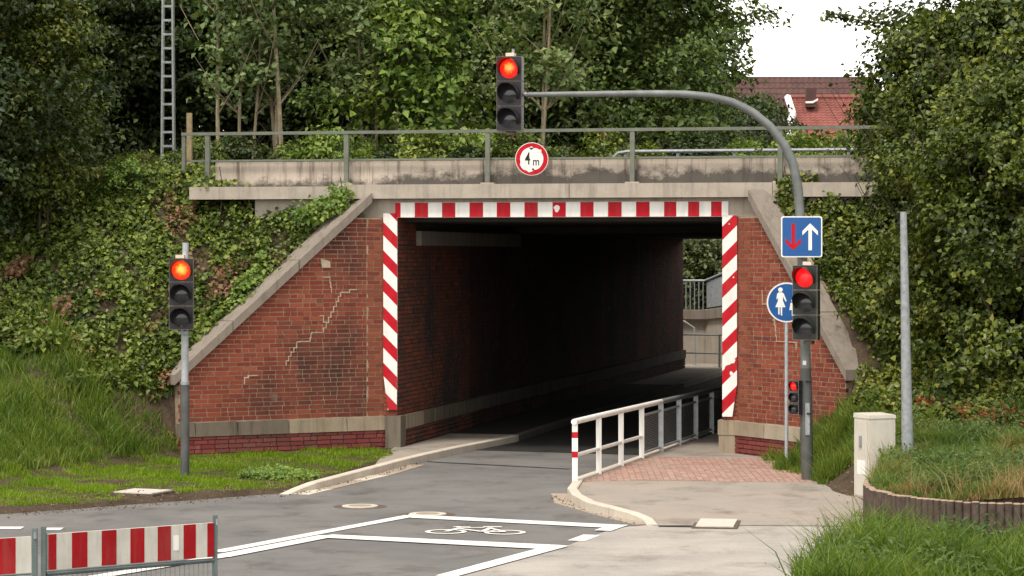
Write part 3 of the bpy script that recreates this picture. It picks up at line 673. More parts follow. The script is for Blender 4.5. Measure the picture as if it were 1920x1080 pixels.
# far handrail of the same deck
fr = thing('bridge_railing', 'low grey handrail on the far edge of the bridge above the parapet at right', 'railing', B(5, 9.3, 4.6))
ta, tb = tpx(1150, 9.3), tpx(1720, 9.3)
part('top_rail', MB().tube([B(ta, 9.3, 5.48), B(ta + .1, 9.3, 5.58), B(ta + .3, 9.3, 5.61), B(tb, 9.3, 5.61)], .035, 8), 'galvanised', fr)
part('lower_rail', MB().tube([B(ta, 9.3, 5.48), B(tb, 9.3, 5.48)], .022, 6), 'galvanised', fr)
for px in (1172, 1270, 1376, 1480, 1591, 1690):
    t0 = tpx(px, 9.3); part('post', MB().bbox(t0 - .03, t0 + .03, 9.33, 9.38, 4.6, 5.6), 'galvanised', fr)

# ------------------------------------------------------------------ red and white clearance boards
def board(lb, poly, bands, cat='warning board'):
    """poly (t, z) outline on the bridge face, bands: list of (polygon, material)"""
    cx = sum(p[0] for p in poly) / len(poly); t_ = thing('clearance_board', lb, cat, B(cx, -.03, min(p[1] for p in poly)))
    mb = MB(); mb.prism([B(p[0], -.045, p[1]) for p in poly], (NV.x * .02, NV.y * .02, 0)); part('backing', mb, 'white_paint', t_)
    for pl, m in bands:
        if len(pl) < 3: continue
        mb = MB(); mb.prism([B(p[0], -.049, p[1]) for p in pl], (NV.x * .003, NV.y * .003, 0)); part('stripe', mb, m, t_)
    return t_
z0, z1 = 4.13, 4.383
a, b = tpx(742), tpx(1366); edges = [742, 752.5, 779, 804, 830, 855, 881.5, 907, 932.5, 958, 984.5, 1009.5, 1037, 1062, 1089, 1114, 1141, 1166.5, 1193.5, 1219, 1246, 1269, 1291, 1312, 1334, 1354, 1366]
bands = [([(tpx(e0), z0), (tpx(e1), z0), (tpx(e1), z1), (tpx(e0), z1)], 'red_paint' if i % 2 == 0 else 'white_paint') for i, (e0, e1) in enumerate(zip(edges, edges[1:]))]
hb = board('long red and white striped board along the top of the opening', [(a - .004, z0 - .004), (b + .004, z0 - .004), (b + .004, z1 + .004), (a - .004, z1 + .004)], bands)
mb = MB(); ct = tpx(1045); mb.prism([B(ct + .05 * math.cos(k) * (1 + .3 * math.sin(3 * k)), -.051, 4.27 + .065 * math.sin(k)) for k in [i * .7 for i in range(9)]], (NV.x * .002, NV.y * .002, 0)); part('paint_chip', mb, 'white_paint', hb)
def side_bands(poly, sgn, phase, n=9, per=.492):
    out = []
    for i in range(-2, n):
        zb = poly[0][1] + phase + i * per; t0 = poly[0][0]
        for m, lo, hi in (('red_paint', zb, zb + per * .47), ('white_paint', zb + per * .47, zb + per)):
            q = clip(list(poly), -sgn, -1, -(lo + sgn * t0)); q = clip(q, sgn, 1, hi + sgn * t0) if q else q
            q = [(p[0], p[1]) for p in q]
            if len(q) > 2: out.append((q, m))
    return out
t0, t1 = tpx(720), tpx(746); zt, zb = zpx(400, 46.7), zpx(768, 46.7)
pl = [(t1 - .01, zb), (t1, zt - .05), (t1, zt), (t0, zt), (t0, zpx(700, 46.7)), (t0 + .08, zb)]
pl = [(t0 + .08, zb), (t1 - .01, zb), (t1, zpx(700, 46.7)), (t1, zt), (t0, zt), (t0, zpx(700, 46.7))]
board('diagonally striped red and white board on the left edge of the opening', pl, side_bands(pl, 1, .02))
t0, t1 = tpx(1355), tpx(1382.5); zt, zb = zpx(404, 45.4), zpx(781, 45.4)
pr_ = [(t0, zb), (t1 - .08, zb), (t1, zpx(720, 45.4)), (t1, zt), (t0, zt)]
rbd = board('diagonally striped red and white board with scraped paint on the right edge of the opening', pr_, side_bands(pr_, -1, .05))
for px, py, rr in ((1371, 675, .06), (1374, 660, .035), (1365, 690, .045), (1372, 700, .03), (1368, 420, .01), (1376, 520, .012)):
    tc = tpx(px); zc_ = zpx(py, 45.4); mb = MB()
    mb.prism([B(tc + rr * (1 + .35 * math.sin(2.7 * i + px)) * math.cos(i * .628), -.0512 - rr * .01, zc_ + 1.2 * rr * (1 + .3 * math.cos(3.1 * i + py)) * math.sin(i * .628)) for i in range(10)], (NV.x * .002, NV.y * .002, 0)); part('paint_chip', mb, 'white_paint' if px != 1365 else 'red_paint', rbd)

# ------------------------------------------------------------------ text and flat prints
def text_mesh(s, size, sx=1.0):
    cu = bpy.data.curves.new('t', 'FONT'); cu.body = s; cu.size = size; cu.align_x = 'CENTER'; cu.align_y = 'CENTER'; cu.extrude = .0015; cu.offset = size * .012
    o = bpy.data.objects.new('t', cu); COL.objects.link(o); dg = bpy.context.evaluated_depsgraph_get()
    me = bpy.data.meshes.new_from_object(o.evaluated_get(dg)); bpy.data.objects.remove(o); return me
def lettering(s, size, sx, x, y, z, mat, parent, name='lettering'):
    me = text_mesh(s, size); mb = MB()
    mb.v = [(v.co.x * sx + x, y - v.co.z, v.co.y + z) for v in me.vertices]; mb.f = [tuple(p.vertices) for p in me.polygons]
    return part(name, mb, mat, parent, False)
def flat(poly, y, parent, mat, name, th=.002):          # local x,z polygon facing -y
    mb = MB(); mb.prism([(p[0], y - th, p[1]) for p in poly], (0, th, 0)); return part(name, mb, mat, parent, False)
def circ(r, cx=0, cz=0, n=40): return [(cx + r * math.cos(2 * math.pi * i / n), cz + r * math.sin(2 * math.pi * i / n)) for i in range(n)]

# height limit sign
c = B(tpx(997, -.26), -.26, zpx(298.5, 46.0))
sg = thing('height_limit_sign', 'round red-rimmed sign reading 4 m hanging in front of the parapet', 'traffic sign', c, -A * .3)
part('plate', MB().tube([(0, .006, 0), (0, 0, 0)], .285, 40), 'white_paint', sg, False)
flat(circ(.275), -.001, sg, 'red_paint', 'red_rim')
flat([(.2 * math.cos(a) * k, .205 * math.sin(a) * k) for a, k in [(i * .2244, 1 + .07 * math.sin(i * 1.9) * (1 if i in (18, 19, 20, 21, 22, 23, 5, 6, 7) else .1) + (.13 if 16 <= i <= 20 else 0)) for i in range(28)]], -.0035, sg, 'white_paint', 'white_field')
lettering('4', .30, .62, -.07, -.007, .0, 'black_print', sg); lettering('m', .20, .8, .075, -.007, -.05, 'black_print', sg)
flat([(-.055, .195), (.045, .195), (-.005, .155)], -.0065, sg, 'black_print', 'arrow'); flat([(0, -.19), (.05, -.19), (.02, -.15)], -.0065, sg, 'black_print', 'arrow')
flat([(.09, .11), (.165, .115), (.165, .16), (.09, .155)], -.007, sg, 'white_paint', 'sticker')
part('bracket', MB().box(-.02, .02, .006, .3, -.03, .03), 'green_steel', sg, False)

# ------------------------------------------------------------------ traffic signals
def signal_head(parent, w=.37, h=.36, lit='lamp_red', body='housing', n=3, lens=.145, visor=.24, name='signal_chamber', z0=0.0, y0=0.0, x0=0.0):
    """a stack of n chambers, front face at y0 facing -y, bottom at z0; parts under parent, local coordinates"""
    for i in range(n):
        zb = z0 + (n - 1 - i) * h; zc = zb + h / 2
        mb = MB(); d = .2; e = .02
        mb.hexa([(x0 - w / 2, y0, zb + .004), (x0 + w / 2, y0, zb + .004), (x0 + w / 2 - e, y0 + d, zb + .004), (x0 - w / 2 + e, y0 + d, zb + .004), (x0 - w / 2, y0, zb + h - .004), (x0 + w / 2, y0, zb + h - .004), (x0 + w / 2 - e, y0 + d, zb + h - .004), (x0 - w / 2 + e, y0 + d, zb + h - .004)])
        ch = part(name, mb, body, parent, False)
        fr_ = MB(); q = .008                                   # thin raised rim round the chamber door
        for (xa, xb, za, zb_) in ((-w / 2, w / 2, zb + .004, zb + .004 + q), (-w / 2, w / 2, zb + h - .004 - q, zb + h - .004), (-w / 2, -w / 2 + q, zb + .004 + q, zb + h - .004 - q), (w / 2 - q, w / 2, zb + .004 + q, zb + h - .004 - q)):
            fr_.box(x0 + xa, x0 + xb, y0 - .008, y0 - .001, za, zb_)
        part('door_rim', fr_, 'housing_edge', ch, False)
        # lens: shallow dome
        lm = MB(); rings = 5; ns = 28; vs = [(x0, y0 - .035, zc)]; fs = []
        for r_i in range(1, rings + 1):
            rr = lens * r_i / rings
            for k in range(ns):
                a_ = 2 * math.pi * k / ns; vs.append((x0 + rr * math.cos(a_), y0 - .035 * (1 - (r_i / rings) ** 2) - .003, zc + rr * math.sin(a_)))
        for k in range(ns): fs.append((0, 1 + k, 1 + (k + 1) % ns))
        for r_i in range(rings - 1):
            o_ = 1 + r_i * ns
            for k in range(ns): fs.append((o_ + k, o_ + ns + k, o_ + ns + (k + 1) % ns, o_ + (k + 1) % ns))
        lm.add(vs, fs); part('lens', lm, lit if i == 0 else 'dark_lens', ch, False, True)
        # visor: hood open at the bottom, slanted front
        vm = MB(); o_ = 0; nk = 22; rr = lens * 1.09
        for k in range(nk + 1):
            a_ = R(-32) + (math.pi + R(64)) * k / nk; up = (math.sin(a_) + .6) / 1.6; L = .035 + visor * max(0, up)
            for (ra, ya) in ((rr, 0), (rr, -L), (rr * .965, -L), (rr * .965, 0)): vm.v.append((x0 + ra * math.cos(a_), y0 - .0015 + ya, zc + ra * math.sin(a_)))
        for k in range(nk):
            for j in range(3): vm.f.append((k * 4 + j, k * 4 + j + 1, k * 4 + 5 + j, k * 4 + 4 + j))
        part('visor', vm, body, ch, False, True)
def mount(parent, x, y, z, mat='cream_plastic'): part('mount_bracket', MB().box(x - .065, x + .065, y - .05, y + .09, z, z + .05), mat, parent, False)
# left signal
c = (-4.98, 40.5, .12); ls = thing('traffic_light', 'traffic light with glowing orange-red lamp on its own grey post in the left verge', 'traffic light', c, 0)
zt = zpx(455, 40.5) - c[2]
part('post', MB().tube([(0, .1, -.2), (0, .1, zpx(720, 40.5) - c[2])], .068, 16), 'pole_dark', ls, False, True)
part('post_upper', MB().tube([(0, .1, zpx(720, 40.5) - c[2]), (0, .1, zpx(620, 40.5) - c[2]), (0.01, .1, zt)], [.056, .056, .048], 16), 'galvanised_light', ls, False, True)
part('post_collar', MB().tube([(0, .1, zpx(722, 40.5) - c[2]), (0, .1, zpx(716, 40.5) - c[2])], .072, 16), 'galvanised', ls, False, True)
zh = zpx(618, 40.5) - c[2]
hd = bpy.data.objects.new('signal_head', None); COL.objects.link(hd); hd.parent = ls; hd.location = (-.02, -.18, zh); W[hd.name] = Matrix()
signal_head(hd, .372, .361, 'lamp_orange'); mount(ls, -.06, .0, zh + 1.085); mount(ls, 0, .0, zh - .07, 'galvanised')
# right mast with cantilever arm
MX = at(1513, 912, 40.0); c = (MX[0], MX[1], 0.0)
ms_ = thing('signal_mast', 'curved grey mast arching over the road, carrying the hanging traffic light', 'mast', c, 0)
arm = [at(x, y, 40.0) for x, y in ((1516, 925), (1513, 860), (1511, 700), (1508, 560), (1504, 480), (1500, 400), (1496, 350), (1487, 307), (1470, 270), (1444, 237), (1411, 210), (1372, 191), (1330, 181), (1285, 176.5), (1230, 175.5), (1130, 176), (1040, 177), (985, 177.5))]
rad = [.095, .095, .078, .076, .074, .071, .070, .069, .067, .065, .062, .060, .058, .056, .053, .046, .040, .037]
part('mast_tube', MB().tube(arm[2:], rad[2:], 16), 'pole_grey', ms_, True, True)
part('mast_foot', MB().tube([arm[0], arm[1], at(1511.5, 740, 40), at(1511.0, 690, 40)], [.095, .092, .09, .081], 16), 'pole_dark', ms_, True, True)
part('inspection_door', MB().box(c[0] - .035, c[0] + .03, c[1] - .105, c[1] - .06, zpx(815, 40), zpx(755, 40)), 'galvanised', ms_)
part('sticker', MB().box(c[0] - .07, c[0] - .02, c[1] - .088, c[1] - .06, zpx(684, 40), zpx(676, 40)), 'white_paint', ms_)
# hanging signal
ch_ = at(955, 247, 40.0)
hs = thing('traffic_light', 'traffic light with red lamp hanging from the mast arm above the opening', 'traffic light', (ch_[0], ch_[1] - .12, ch_[2]), R(-14))
signal_head(hs, .39, .375, 'lamp_red_orange'); mount(hs, .0, .08, 1.127)
part('pipe', MB().tube([(0.03, .12, 1.16), (0.03, .12, 1.24)], .022, 8), 'galvanised', hs, False)
part('arm_bracket', MB().tube([(.02, .12, .56), (.24, .12, .56)], .03, 8), 'galvanised', hs, False); mount(hs, .0, .08, -.05, 'iron')
# signal on the mast
cs = at(1503, 637, 39.8)
rs = thing('traffic_light', 'traffic light with pure red lamp strapped to the curved mast below the arrow sign', 'traffic light', (cs[0] + .02, cs[1] - .28, cs[2]), R(-24))
signal_head(rs, .385, .372, 'lamp_red', 'housing_green'); mount(rs, .02, .08, 1.116); mount(rs, .03, .08, -.06, 'iron')
# small cyclist signal
c2 = at(1489, 778, 39.9)
ps = thing('cyclist_signal', 'small black three-lamp signal with red lamp on the left side of the mast', 'traffic light', c2, R(-40))
signal_head(ps, .17, .172, 'lamp_red', 'housing', 3, .066, .035)
part('bracket', MB().tube([(.02, .2, .10), (.05, .16, .02), (.24, .1, .02)], .015, 6), 'housing', ps, False); part('bracket', MB().tube([(.02, .2, .42), (.05, .16, .5), (.24, .1, .5)], .015, 6), 'housing', ps, False)
# arrow sign
ca = at(1501.5, 444, 39.8); asg = thing('arrow_sign', 'square blue sign with red down arrow and white up arrow on the mast', 'traffic sign', (ca[0], ca[1] - .12, ca[2]), R(-3))
def rrect(w, h, r, n=5):
    out = []
    for cx, cz, a0 in ((w - r, h - r, 0), (-w + r, h - r, 90), (-w + r, -h + r, 180), (w - r, -h + r, 270)):
        out += [(cx + r * math.cos(R(a0 + 90 * i / n)), cz + r * math.sin(R(a0 + 90 * i / n))) for i in range(n + 1)]
    return out
flat(rrect(.305, .305, .035), .006, asg, 'white_paint', 'plate', .006); flat(rrect(.287, .287, .028), -.0015, asg, 'sign_blue', 'blue_field')
def arrow(cx, flip, mat, s=1.0):
    pts = [(-.026, -.2), (.026, -.2), (.026, .11), (.115, .02), (.115, .085), (0, .2), (-.115, .085), (-.115, .02), (-.026, .11)]
    pts = [(cx + x * s, (z * s) * (-1 if flip else 1)) for x, z in pts]
    return pts[::-1] if flip else pts
flat(arrow(-.125, True, None), -.0045, asg, 'red_paint', 'red_arrow'); flat(arrow(.125, False, None), -.0045, asg, 'white_paint', 'white_arrow')
part('clamp', MB().box(-.08, .08, .006, .2, -.03, .03), 'galvanised', asg, False)
# pedestrian sign and its thin post
cp = at(1475, 567, 42.0); zg = .2
pg = thing('pedestrian_sign', 'round blue footway sign with white walking woman, half hidden by the mast signal', 'traffic sign', (cp[0], cp[1], zg))
zc = cp[2] - zg
part('post', MB().tube([(0, .03, -.2), (0, .03, zc + .2)], .03, 12), 'galvanised_light', pg, False, True)
part('plate', MB().tube([(0, .0, zc), (0, -.006, zc)], .315, 40), 'white_paint', pg, False)
flat(circ(.292, 0, zc), -.0075, pg, 'sign_blue', 'blue_field')
fx, sc_ = -.10, 1.0
for nm, poly in (('head', circ(.036, fx, zc + .2, 16)), ('figure', [(fx - .05, zc + .135), (fx - .028, zc + .158), (fx + .028, zc + .158), (fx + .055, zc + .135), (fx + .1, zc + .02), (fx + .082, zc + .012), (fx + .042, zc + .09), (fx + .038, zc + .03), (fx + .08, zc - .075), (fx + .028, zc - .075), (fx + .028, zc - .21), (fx + .006, zc - .2), (fx + .004, zc - .075), (fx - .012, zc - .075), (fx - .014, zc - .19), (fx - .034, zc - .19), (fx - .034, zc - .075), (fx - .08, zc - .075), (fx - .036, zc + .03), (fx - .04, zc + .08), (fx - .052, zc + .04), (fx - .062, zc + .07)])):
    flat(poly, -.0105, pg, 'white_paint', nm)
fx = .1
for nm, poly in (('child_head', circ(.03, fx, zc + .03, 16)), ('child_figure', [(fx - .04, zc - .005), (fx + .04, zc - .005), (fx + .06, zc - .12), (fx + .02, zc - .12), (fx + .02, zc - .21), (fx - .02, zc - .21), (fx - .02, zc - .12), (fx - .06, zc - .12)])):
    flat(poly, -.0105, pg, 'white_paint', nm)

# ------------------------------------------------------------------ plain pole, cabinet
c = at(1704, 862, 37.0); t_ = thing('lamp_pole', 'plain galvanised grey pole without a head on the right mound', 'pole', c)
part('tube', MB().tube([(0, 0, -.3), (-.02, 0, .3), (-.075, 0, zpx(397, 37) - c[2])], [.083, .082, .046], 16), 'galvanised', t_, False, True)
part('foot_strap', MB().box(-.14, -.05, -.1, -.02, .0, .03), 'rust', t_, False)
c = (5.10, 37.5, -.02); t_ = thing('utility_cabinet', 'tall cream utility cabinet with a torn sticker beside the mound', 'cabinet', c, R(22))
Wc, Dc, Hc = .42, .42, 1.26
part('body', MB().box(-Wc / 2, Wc / 2, -Dc / 2, Dc / 2, -.1, Hc - .05), 'cabinet_paint', t_, False)
mb = MB(); e_ = .01; mb.hexa([(-Wc / 2 - e_, -Dc / 2 - e_, Hc - .05), (Wc / 2 + e_, -Dc / 2 - e_, Hc - .05), (Wc / 2 + e_, Dc / 2 + e_, Hc - .05), (-Wc / 2 - e_, Dc / 2 + e_, Hc - .05), (-Wc / 2 - .004, -Dc / 2 - .004, Hc - .004), (Wc / 2 + .004, -Dc / 2 - .004, Hc - .004), (Wc / 2 + .004, Dc / 2 + .004, Hc + .012), (-Wc / 2 - .004, Dc / 2 + .004, Hc + .012)]); part('lid', mb, 'cabinet_paint', t_, False)
part('door', MB().box(-Wc / 2 - .012, -Wc / 2 - .001, -Dc / 2 + .03, Dc / 2 - .03, .12, Hc - .09), 'cabinet_paint', t_, False)
part('panel', MB().box(-Wc / 2 + .035, Wc / 2 - .035, -Dc / 2 - .008, -Dc / 2 - .001, .1, Hc - .09), 'cabinet_paint', t_, False)
part('lock', MB().box(-Wc / 2 - .028, -Wc / 2 - .012, -.03, .03, .8, .96), 'galvanised', t_, False)
part('sticker', MB().box(-Wc / 2 - .0145, -Wc / 2 - .0122, -.12, .1, .42, .62), 'white_paint', t_, False)

# ------------------------------------------------------------------ palisade edging round the mound
pw = thing('palisade_edging', 'curved row of round brown concrete palisades holding the right mound', 'edging', (PAL[4][0], PAL[4][1], 0))
P = [Vector((x, y, 0)) for x, y in PAL]; ln = [0]
for a, b in zip(P, P[1:]): ln.append(ln[-1] + (b - a).length)
s_ = 0.0
while s_ < ln[-1]:
    x = float(np.interp(s_, ln, [p.x for p in P])); y = float(np.interp(s_, ln, [p.y for p in P])); h_ = .54 + random.uniform(-.008, .008) - .04 * max(0, (s_ - 4.5) / 4)
    mb = MB().tube([(x, y, -.3), (x, y, h_ - .012)], [.052, .052], 10); o = part('palisade', mb, 'palisade_concrete', pw, True, True); part('palisade_cap', MB().tube([(x, y, h_ - .0118), (x, y, h_)], [.052, .04], 10), 'palisade_top', o)
    s_ += .099
# ------------------------------------------------------------------ footway railing
rail = thing('footway_railing', 'white steel railing with mesh infill between road and footway', 'railing', rl(0, 0, 0))
NP = 12; sp = 1.585
def ztop(i): return 1.005 - .012 * i
for i in range(NP):
    x, y, _ = rl(i * sp); q = .04
    part('post', MB().tube([(x, y, 0), (x, y, ztop(i) - .03)], .058, 4), 'white_paint' if i < 4 else 'galvanised_light', rail)
    if i == 0:
        for za, zb, m in ((.47, .56, 'red_paint'), (.56, .76, 'white_paint'), (.76, .85, 'red_paint')):
            part('reflective_band', MB().tube([(x, y, za), (x, y, zb - .001)], .062, 4), m, rail)
hp = [rl(-.06, 0, ztop(0) - .005), rl(.1, 0, ztop(0) - .005)] + [rl(i * sp, 0, ztop(i)) for i in range(1, NP)]
part('handrail', MB().tube(hp[:6], .045, 10), 'white_paint', rail, True, True); part('handrail', MB().tube(hp[5:], .045, 10), 'galvanised', rail, True, True)
for i in range(3): part('mid_rail', MB().tube([rl(i * sp, 0, .50 - .012 * i), rl((i + 1) * sp, 0, .50 - .012 * (i + 1))], .03, 8), 'white_paint', rail, True, True)
for i in range(3, NP - 1):
    a, b = i * sp + .05, (i + 1) * sp - .05; za, zb = .18, ztop(i) - .16
    fm = MB()
    for z in (za, zb): fm.tube([rl(a - .05, 0, z), rl(b + .05, 0, z)], .02, 6)
    part('panel_frame', fm, 'galvanised_light', rail)
    gm = MB(); n = 60
    for k in range(n + 1):
        u_ = a + (b - a) * k / n; x0_, y0_, _ = rl(u_ - .0025); x1_, y1_, _ = rl(u_ + .0025)
        gm.add([(x0_, y0_, za), (x1_, y1_, za), (x1_, y1_, zb), (x0_, y0_, zb)], [(0, 1, 2, 3)])
    for k in range(1, 22):
        z = za + (zb - za) * k / 22; gm.add([rl(a, .003, z - .003), rl(b, .003, z - .003), rl(b, .003, z + .003), rl(a, .003, z + .003)], [(0, 1, 2, 3)])
    part('mesh_infill', gm, 'galvanised_light', rail, kind='stuff')

# ------------------------------------------------------------------ construction barrier panels
def barrier(lb, a, b, za, zb, stripes, first_red, sticker=None):
    a = Vector(a); b = Vector(b); d = (b - a); L = d.length; d.normalize(); n = Vector((d.y, -d.x))    # towards the camera
    if n.y > 0: n = -n
    t_ = thing('barrier_panel', lb, 'barrier', (a.x, a.y, 0))
    def pt(u, z, off): p = a + d * u + n * off; return (p.x, p.y, z + za + (zb - za) * u / L)
    def qd(u0, u1, z0, z1, off, th, mat, nm):
        mb = MB(); mb.prism([pt(u0, z0, off), pt(u1, z0, off), pt(u1, z1, off), pt(u0, z1, off)], (-n.x * th, -n.y * th, 0)); return part(nm, mb, mat, t_)
    for u in (0.02, L - .02):
        part('post', MB().tube([pt(u, -za, 0), pt(u, .06, 0)], .027, 4), 'barrier_steel', t_)
        part('foot', MB().box(pt(u, 0, 0)[0] - .05, pt(u, 0, 0)[0] + .05, pt(u, 0, 0)[1] - .35, pt(u, 0, 0)[1] + .35, 0.002, .07), 'iron', t_)
    H = .29
    part('rail', MB().tube([pt(.04, -H - .03, 0), pt(L - .04, -H - .03, 0)], .02, 8), 'barrier_steel', t_)
    part('rail', MB().tube([pt(.04, -.98, 0), pt(L - .04, -.98, 0)], .02, 8), 'barrier_steel', t_)
    qd(.05, L - .05, -H, 0, .02, .03, 'barrier_white', 'board')
    e = stripes; red = first_red
    for u0, u1 in zip(e, e[1:]):
        if red: qd(.05 + (L - .1) * u0, .05 + (L - .1) * u1, -H + .002, -.002, .0235, .003, 'barrier_red', 'stripe')
        red = not red
    if sticker: qd(.05 + (L - .1) * sticker - .028, .05 + (L - .1) * sticker + .028, -.21, -.085, .0235, .003, 'white_paint', 'reflector')
    wm = MB(); k = int(L / .048)
    for i in range(1, k): u = L * i / k; wm.tube([pt(u, -H - .03, 0), pt(u, -.98, 0)], .0028, 4, False)
    for i in range(1, 5): z = -H - .03 - i * .14; wm.tube([pt(.04, z, .004), pt(L - .04, z, .004)], .0028, 4, False)
    part('wire_mesh', wm, 'barrier_steel', t_, kind='stuff')
    part('clamp', MB().tube([pt(L - .02, -.02, .03), pt(L - .02, .03, .03)], .014, 6), 'galvanised', t_)
xr = lambda px, D: (px - 960) * D / FPX
st = [(x - 370) / (1775 - 370) for x in (370, 434, 562, 688, 808, 930, 1049, 1167, 1283, 1396, 1508, 1614, 1718, 1775)]
barrier('red and white striped road barrier panel with a white reflector, in the foreground', (xr(78, 21.4), 21.4), (xr(407, 22.6), 22.6), zpx(1002, 21.4), zpx(979, 22.6), st, True, .763)
barrier('red and white striped barrier panel cut off by the left edge of the picture', (xr(-330, 20.9), 20.9), (xr(70, 21.36), 21.36), zpx(1030, 20.9), zpx(1004.5, 21.36), [0, .13, .26, .37, .47, .58, .68, .79, .94 - .02, 1], False)

# ------------------------------------------------------------------ lattice mast, wooden post
c = at(314, 320, 54.0); lm_ = thing('lattice_mast', 'tall ladder-like steel lattice mast behind the left end of the bridge', 'mast', (c[0], c[1], 4.7))
H = 9.5
def mast_w(z): return .128 - .0075 * z
for s_ in (-1, 1): part('rail', MB().tube([(s_ * mast_w(0), 0, -.3), (s_ * mast_w(H), 0, H)], .026, 4), 'galvanised', lm_, False)
for s_ in (-1, 1): part('rail', MB().tube([(s_ * mast_w(0), .25, -.3), (s_ * mast_w(H), .2, H)], .022, 4), 'green_steel', lm_, False)
z = .1
while z < H:
    part('rung', MB().box(-mast_w(z), mast_w(z), -.02, .015, z, z + .045), 'galvanised', lm_, False)
    z += .283
c = at(355, 330, 48.6); part('post', MB().tube([(0, 0, -.6), (0, 0, zpx(212, 48.6) - c[2])], .055, 8), 'wood', thing('wooden_post', 'square wooden post standing at the left end of the bridge railing', 'post', c), False)

# ------------------------------------------------------------------ beyond the underpass: retaining wall, railings, hedge
fw0 = at(1250, 690, 83); fwl = thing('retaining_wall', 'pale concrete retaining wall seen beyond the far end of the underpass', 'wall', (fw0[0], fw0[1], 0))
def fx_(px, D): return (px - 960) * D / FPX
D1, D2 = 84.0, 80.0
xa, xm, xb = fx_(1230, D1), fx_(1322, D1), fx_(1480, D2)
zt1 = zpx(598, D1)
mb = MB(); mb.hexa([(xa, D1, -.1), (xm, D1, -.1), (xm, D1 + .4, -.1), (xa, D1 + .4, -.1), (xa, D1, zt1), (xm, D1, zt1), (xm, D1 + .4, zt1), (xa, D1 + .4, zt1)]); part('wall_panel', mb, 'concrete', fwl)
mb = MB(); mb.hexa([(xm + .004, D1, -.1), (xb, D2, -.1), (xb, D2 + .4, -.1), (xm + .004, D1 + .4, -.1), (xm + .004, D1, zt1), (xb, D2, zt1 + .3), (xb, D2 + .4, zt1 + .3), (xm + .004, D1 + .4, zt1)]); part('wall_panel', mb, 'concrete', fwl)
mb = MB(); mb.hexa([(xa, D1 - .2, zt1 + .002), (xm, D1 - .2, zt1 + .002), (xm, D1 + .5, zt1 + .002), (xa, D1 + .5, zt1 + .002), (xa, D1 - .2, zt1 + .28), (xm, D1 - .2, zt1 + .28), (xm, D1 + .5, zt1 + .28), (xa, D1 + .5, zt1 + .28)]); part('cap', mb, 'coping_concrete', fwl)
mb = MB(); mb.hexa([(xm + .004, D1 - .2, zt1 + .004), (xb, D2 - .2, zt1 + .304), (xb, D2 + .5, zt1 + .304), (xm + .004, D1 + .5, zt1 + .004), (xm + .004, D1 - .2, zt1 + .29), (xb, D2 - .2, zt1 + .72), (xb, D2 + .5, zt1 + .72), (xm + .004, D1 + .5, zt1 + .29)]); part('cap', mb, 'coping_concrete', fwl)
br = thing('baluster_railing', 'grey baluster railing standing on the far retaining wall', 'railing', (xm, D1, zt1 + .28))
zr = zpx(526, D1); za = zt1 + .3
part('top_rail', MB().tube([(xa, D1, zr), (xm, D1, zr), (xb, D2, zr + 1.1)], .035, 6), 'galvanised', br)
x = xa
while x < xm: part('baluster', MB().tube([(x, D1, za), (x, D1, zr)], .018, 5), 'galvanised', br); x += .135
mb = MB(); mb.hexa([(xm + .05, D1 - .02, za + .05), (xb, D2 - .02, za + .5), (xb, D2 + .01, za + .5), (xm + .05, D1 + .01, za + .05), (xm + .05, D1 - .02, zr - .06), (xb, D2 - .02, zr + 1.0), (xb, D2 + .01, zr + 1.0), (xm + .05, D1 + .01, zr - .06)]); part('infill_panel', mb, 'galvanised', br)
lr = thing('tube_railing', 'low grey tube railing in front of the far retaining wall', 'railing', at(1349, 690, 79))
za_, zb_ = zpx(628, 81), zpx(663, 81)
part('top_rail', MB().tube([(fx_(1240, 81), 81, za_ + .02), (fx_(1349, 81), 81, za_), (fx_(1440, 79), 79, za_ + .25)], .03, 6), 'pole_grey', lr); part('mid_rail', MB().tube([(fx_(1240, 81), 81, zb_ + .04), (fx_(1349, 81), 81, zb_), (fx_(1440, 79), 79, zb_ + .25)], .025, 6), 'pole_grey', lr)
for px in (1252, 1349, 1400): part('post', MB().tube([(fx_(px, 81), 81, 0), (fx_(px, 81), 81, za_)], .035, 6), 'pole_grey', lr)
part('stair_rail', MB().tube([(fx_(1270, 82.5), 82.5, zpx(600, 82.5)), (fx_(1284, 82.5), 82.5, zpx(603, 82.5)), (fx_(1302, 82.5), 82.5, zpx(615, 82.5)), (fx_(1303, 82.5), 82.5, 0)], .03, 6), 'galvanised_light', lr)
one('far_pavement', MB().add([(fx_(1200, 79), 79, .03), (fx_(1500, 77), 77, .03), (fx_(1520, 84), 84, .03), (fx_(1150, 84), 84, .03)], [(0, 1, 2, 3)]), 'footway', 'pale pavement beyond the underpass', kind='structure')
part('kerb_step', MB().hexa([(fx_(1230, 79), 78.8, .0), (fx_(1500, 77), 76.8, .0), (fx_(1500, 77), 77.1, .0), (fx_(1230, 79), 79.1, .0), (fx_(1230, 79), 78.8, .12), (fx_(1500, 77), 76.8, .12), (fx_(1500, 77), 77.1, .12), (fx_(1230, 79), 79.1, .12)]), 'kerb_concrete', bpy.data.objects['far_pavement'])

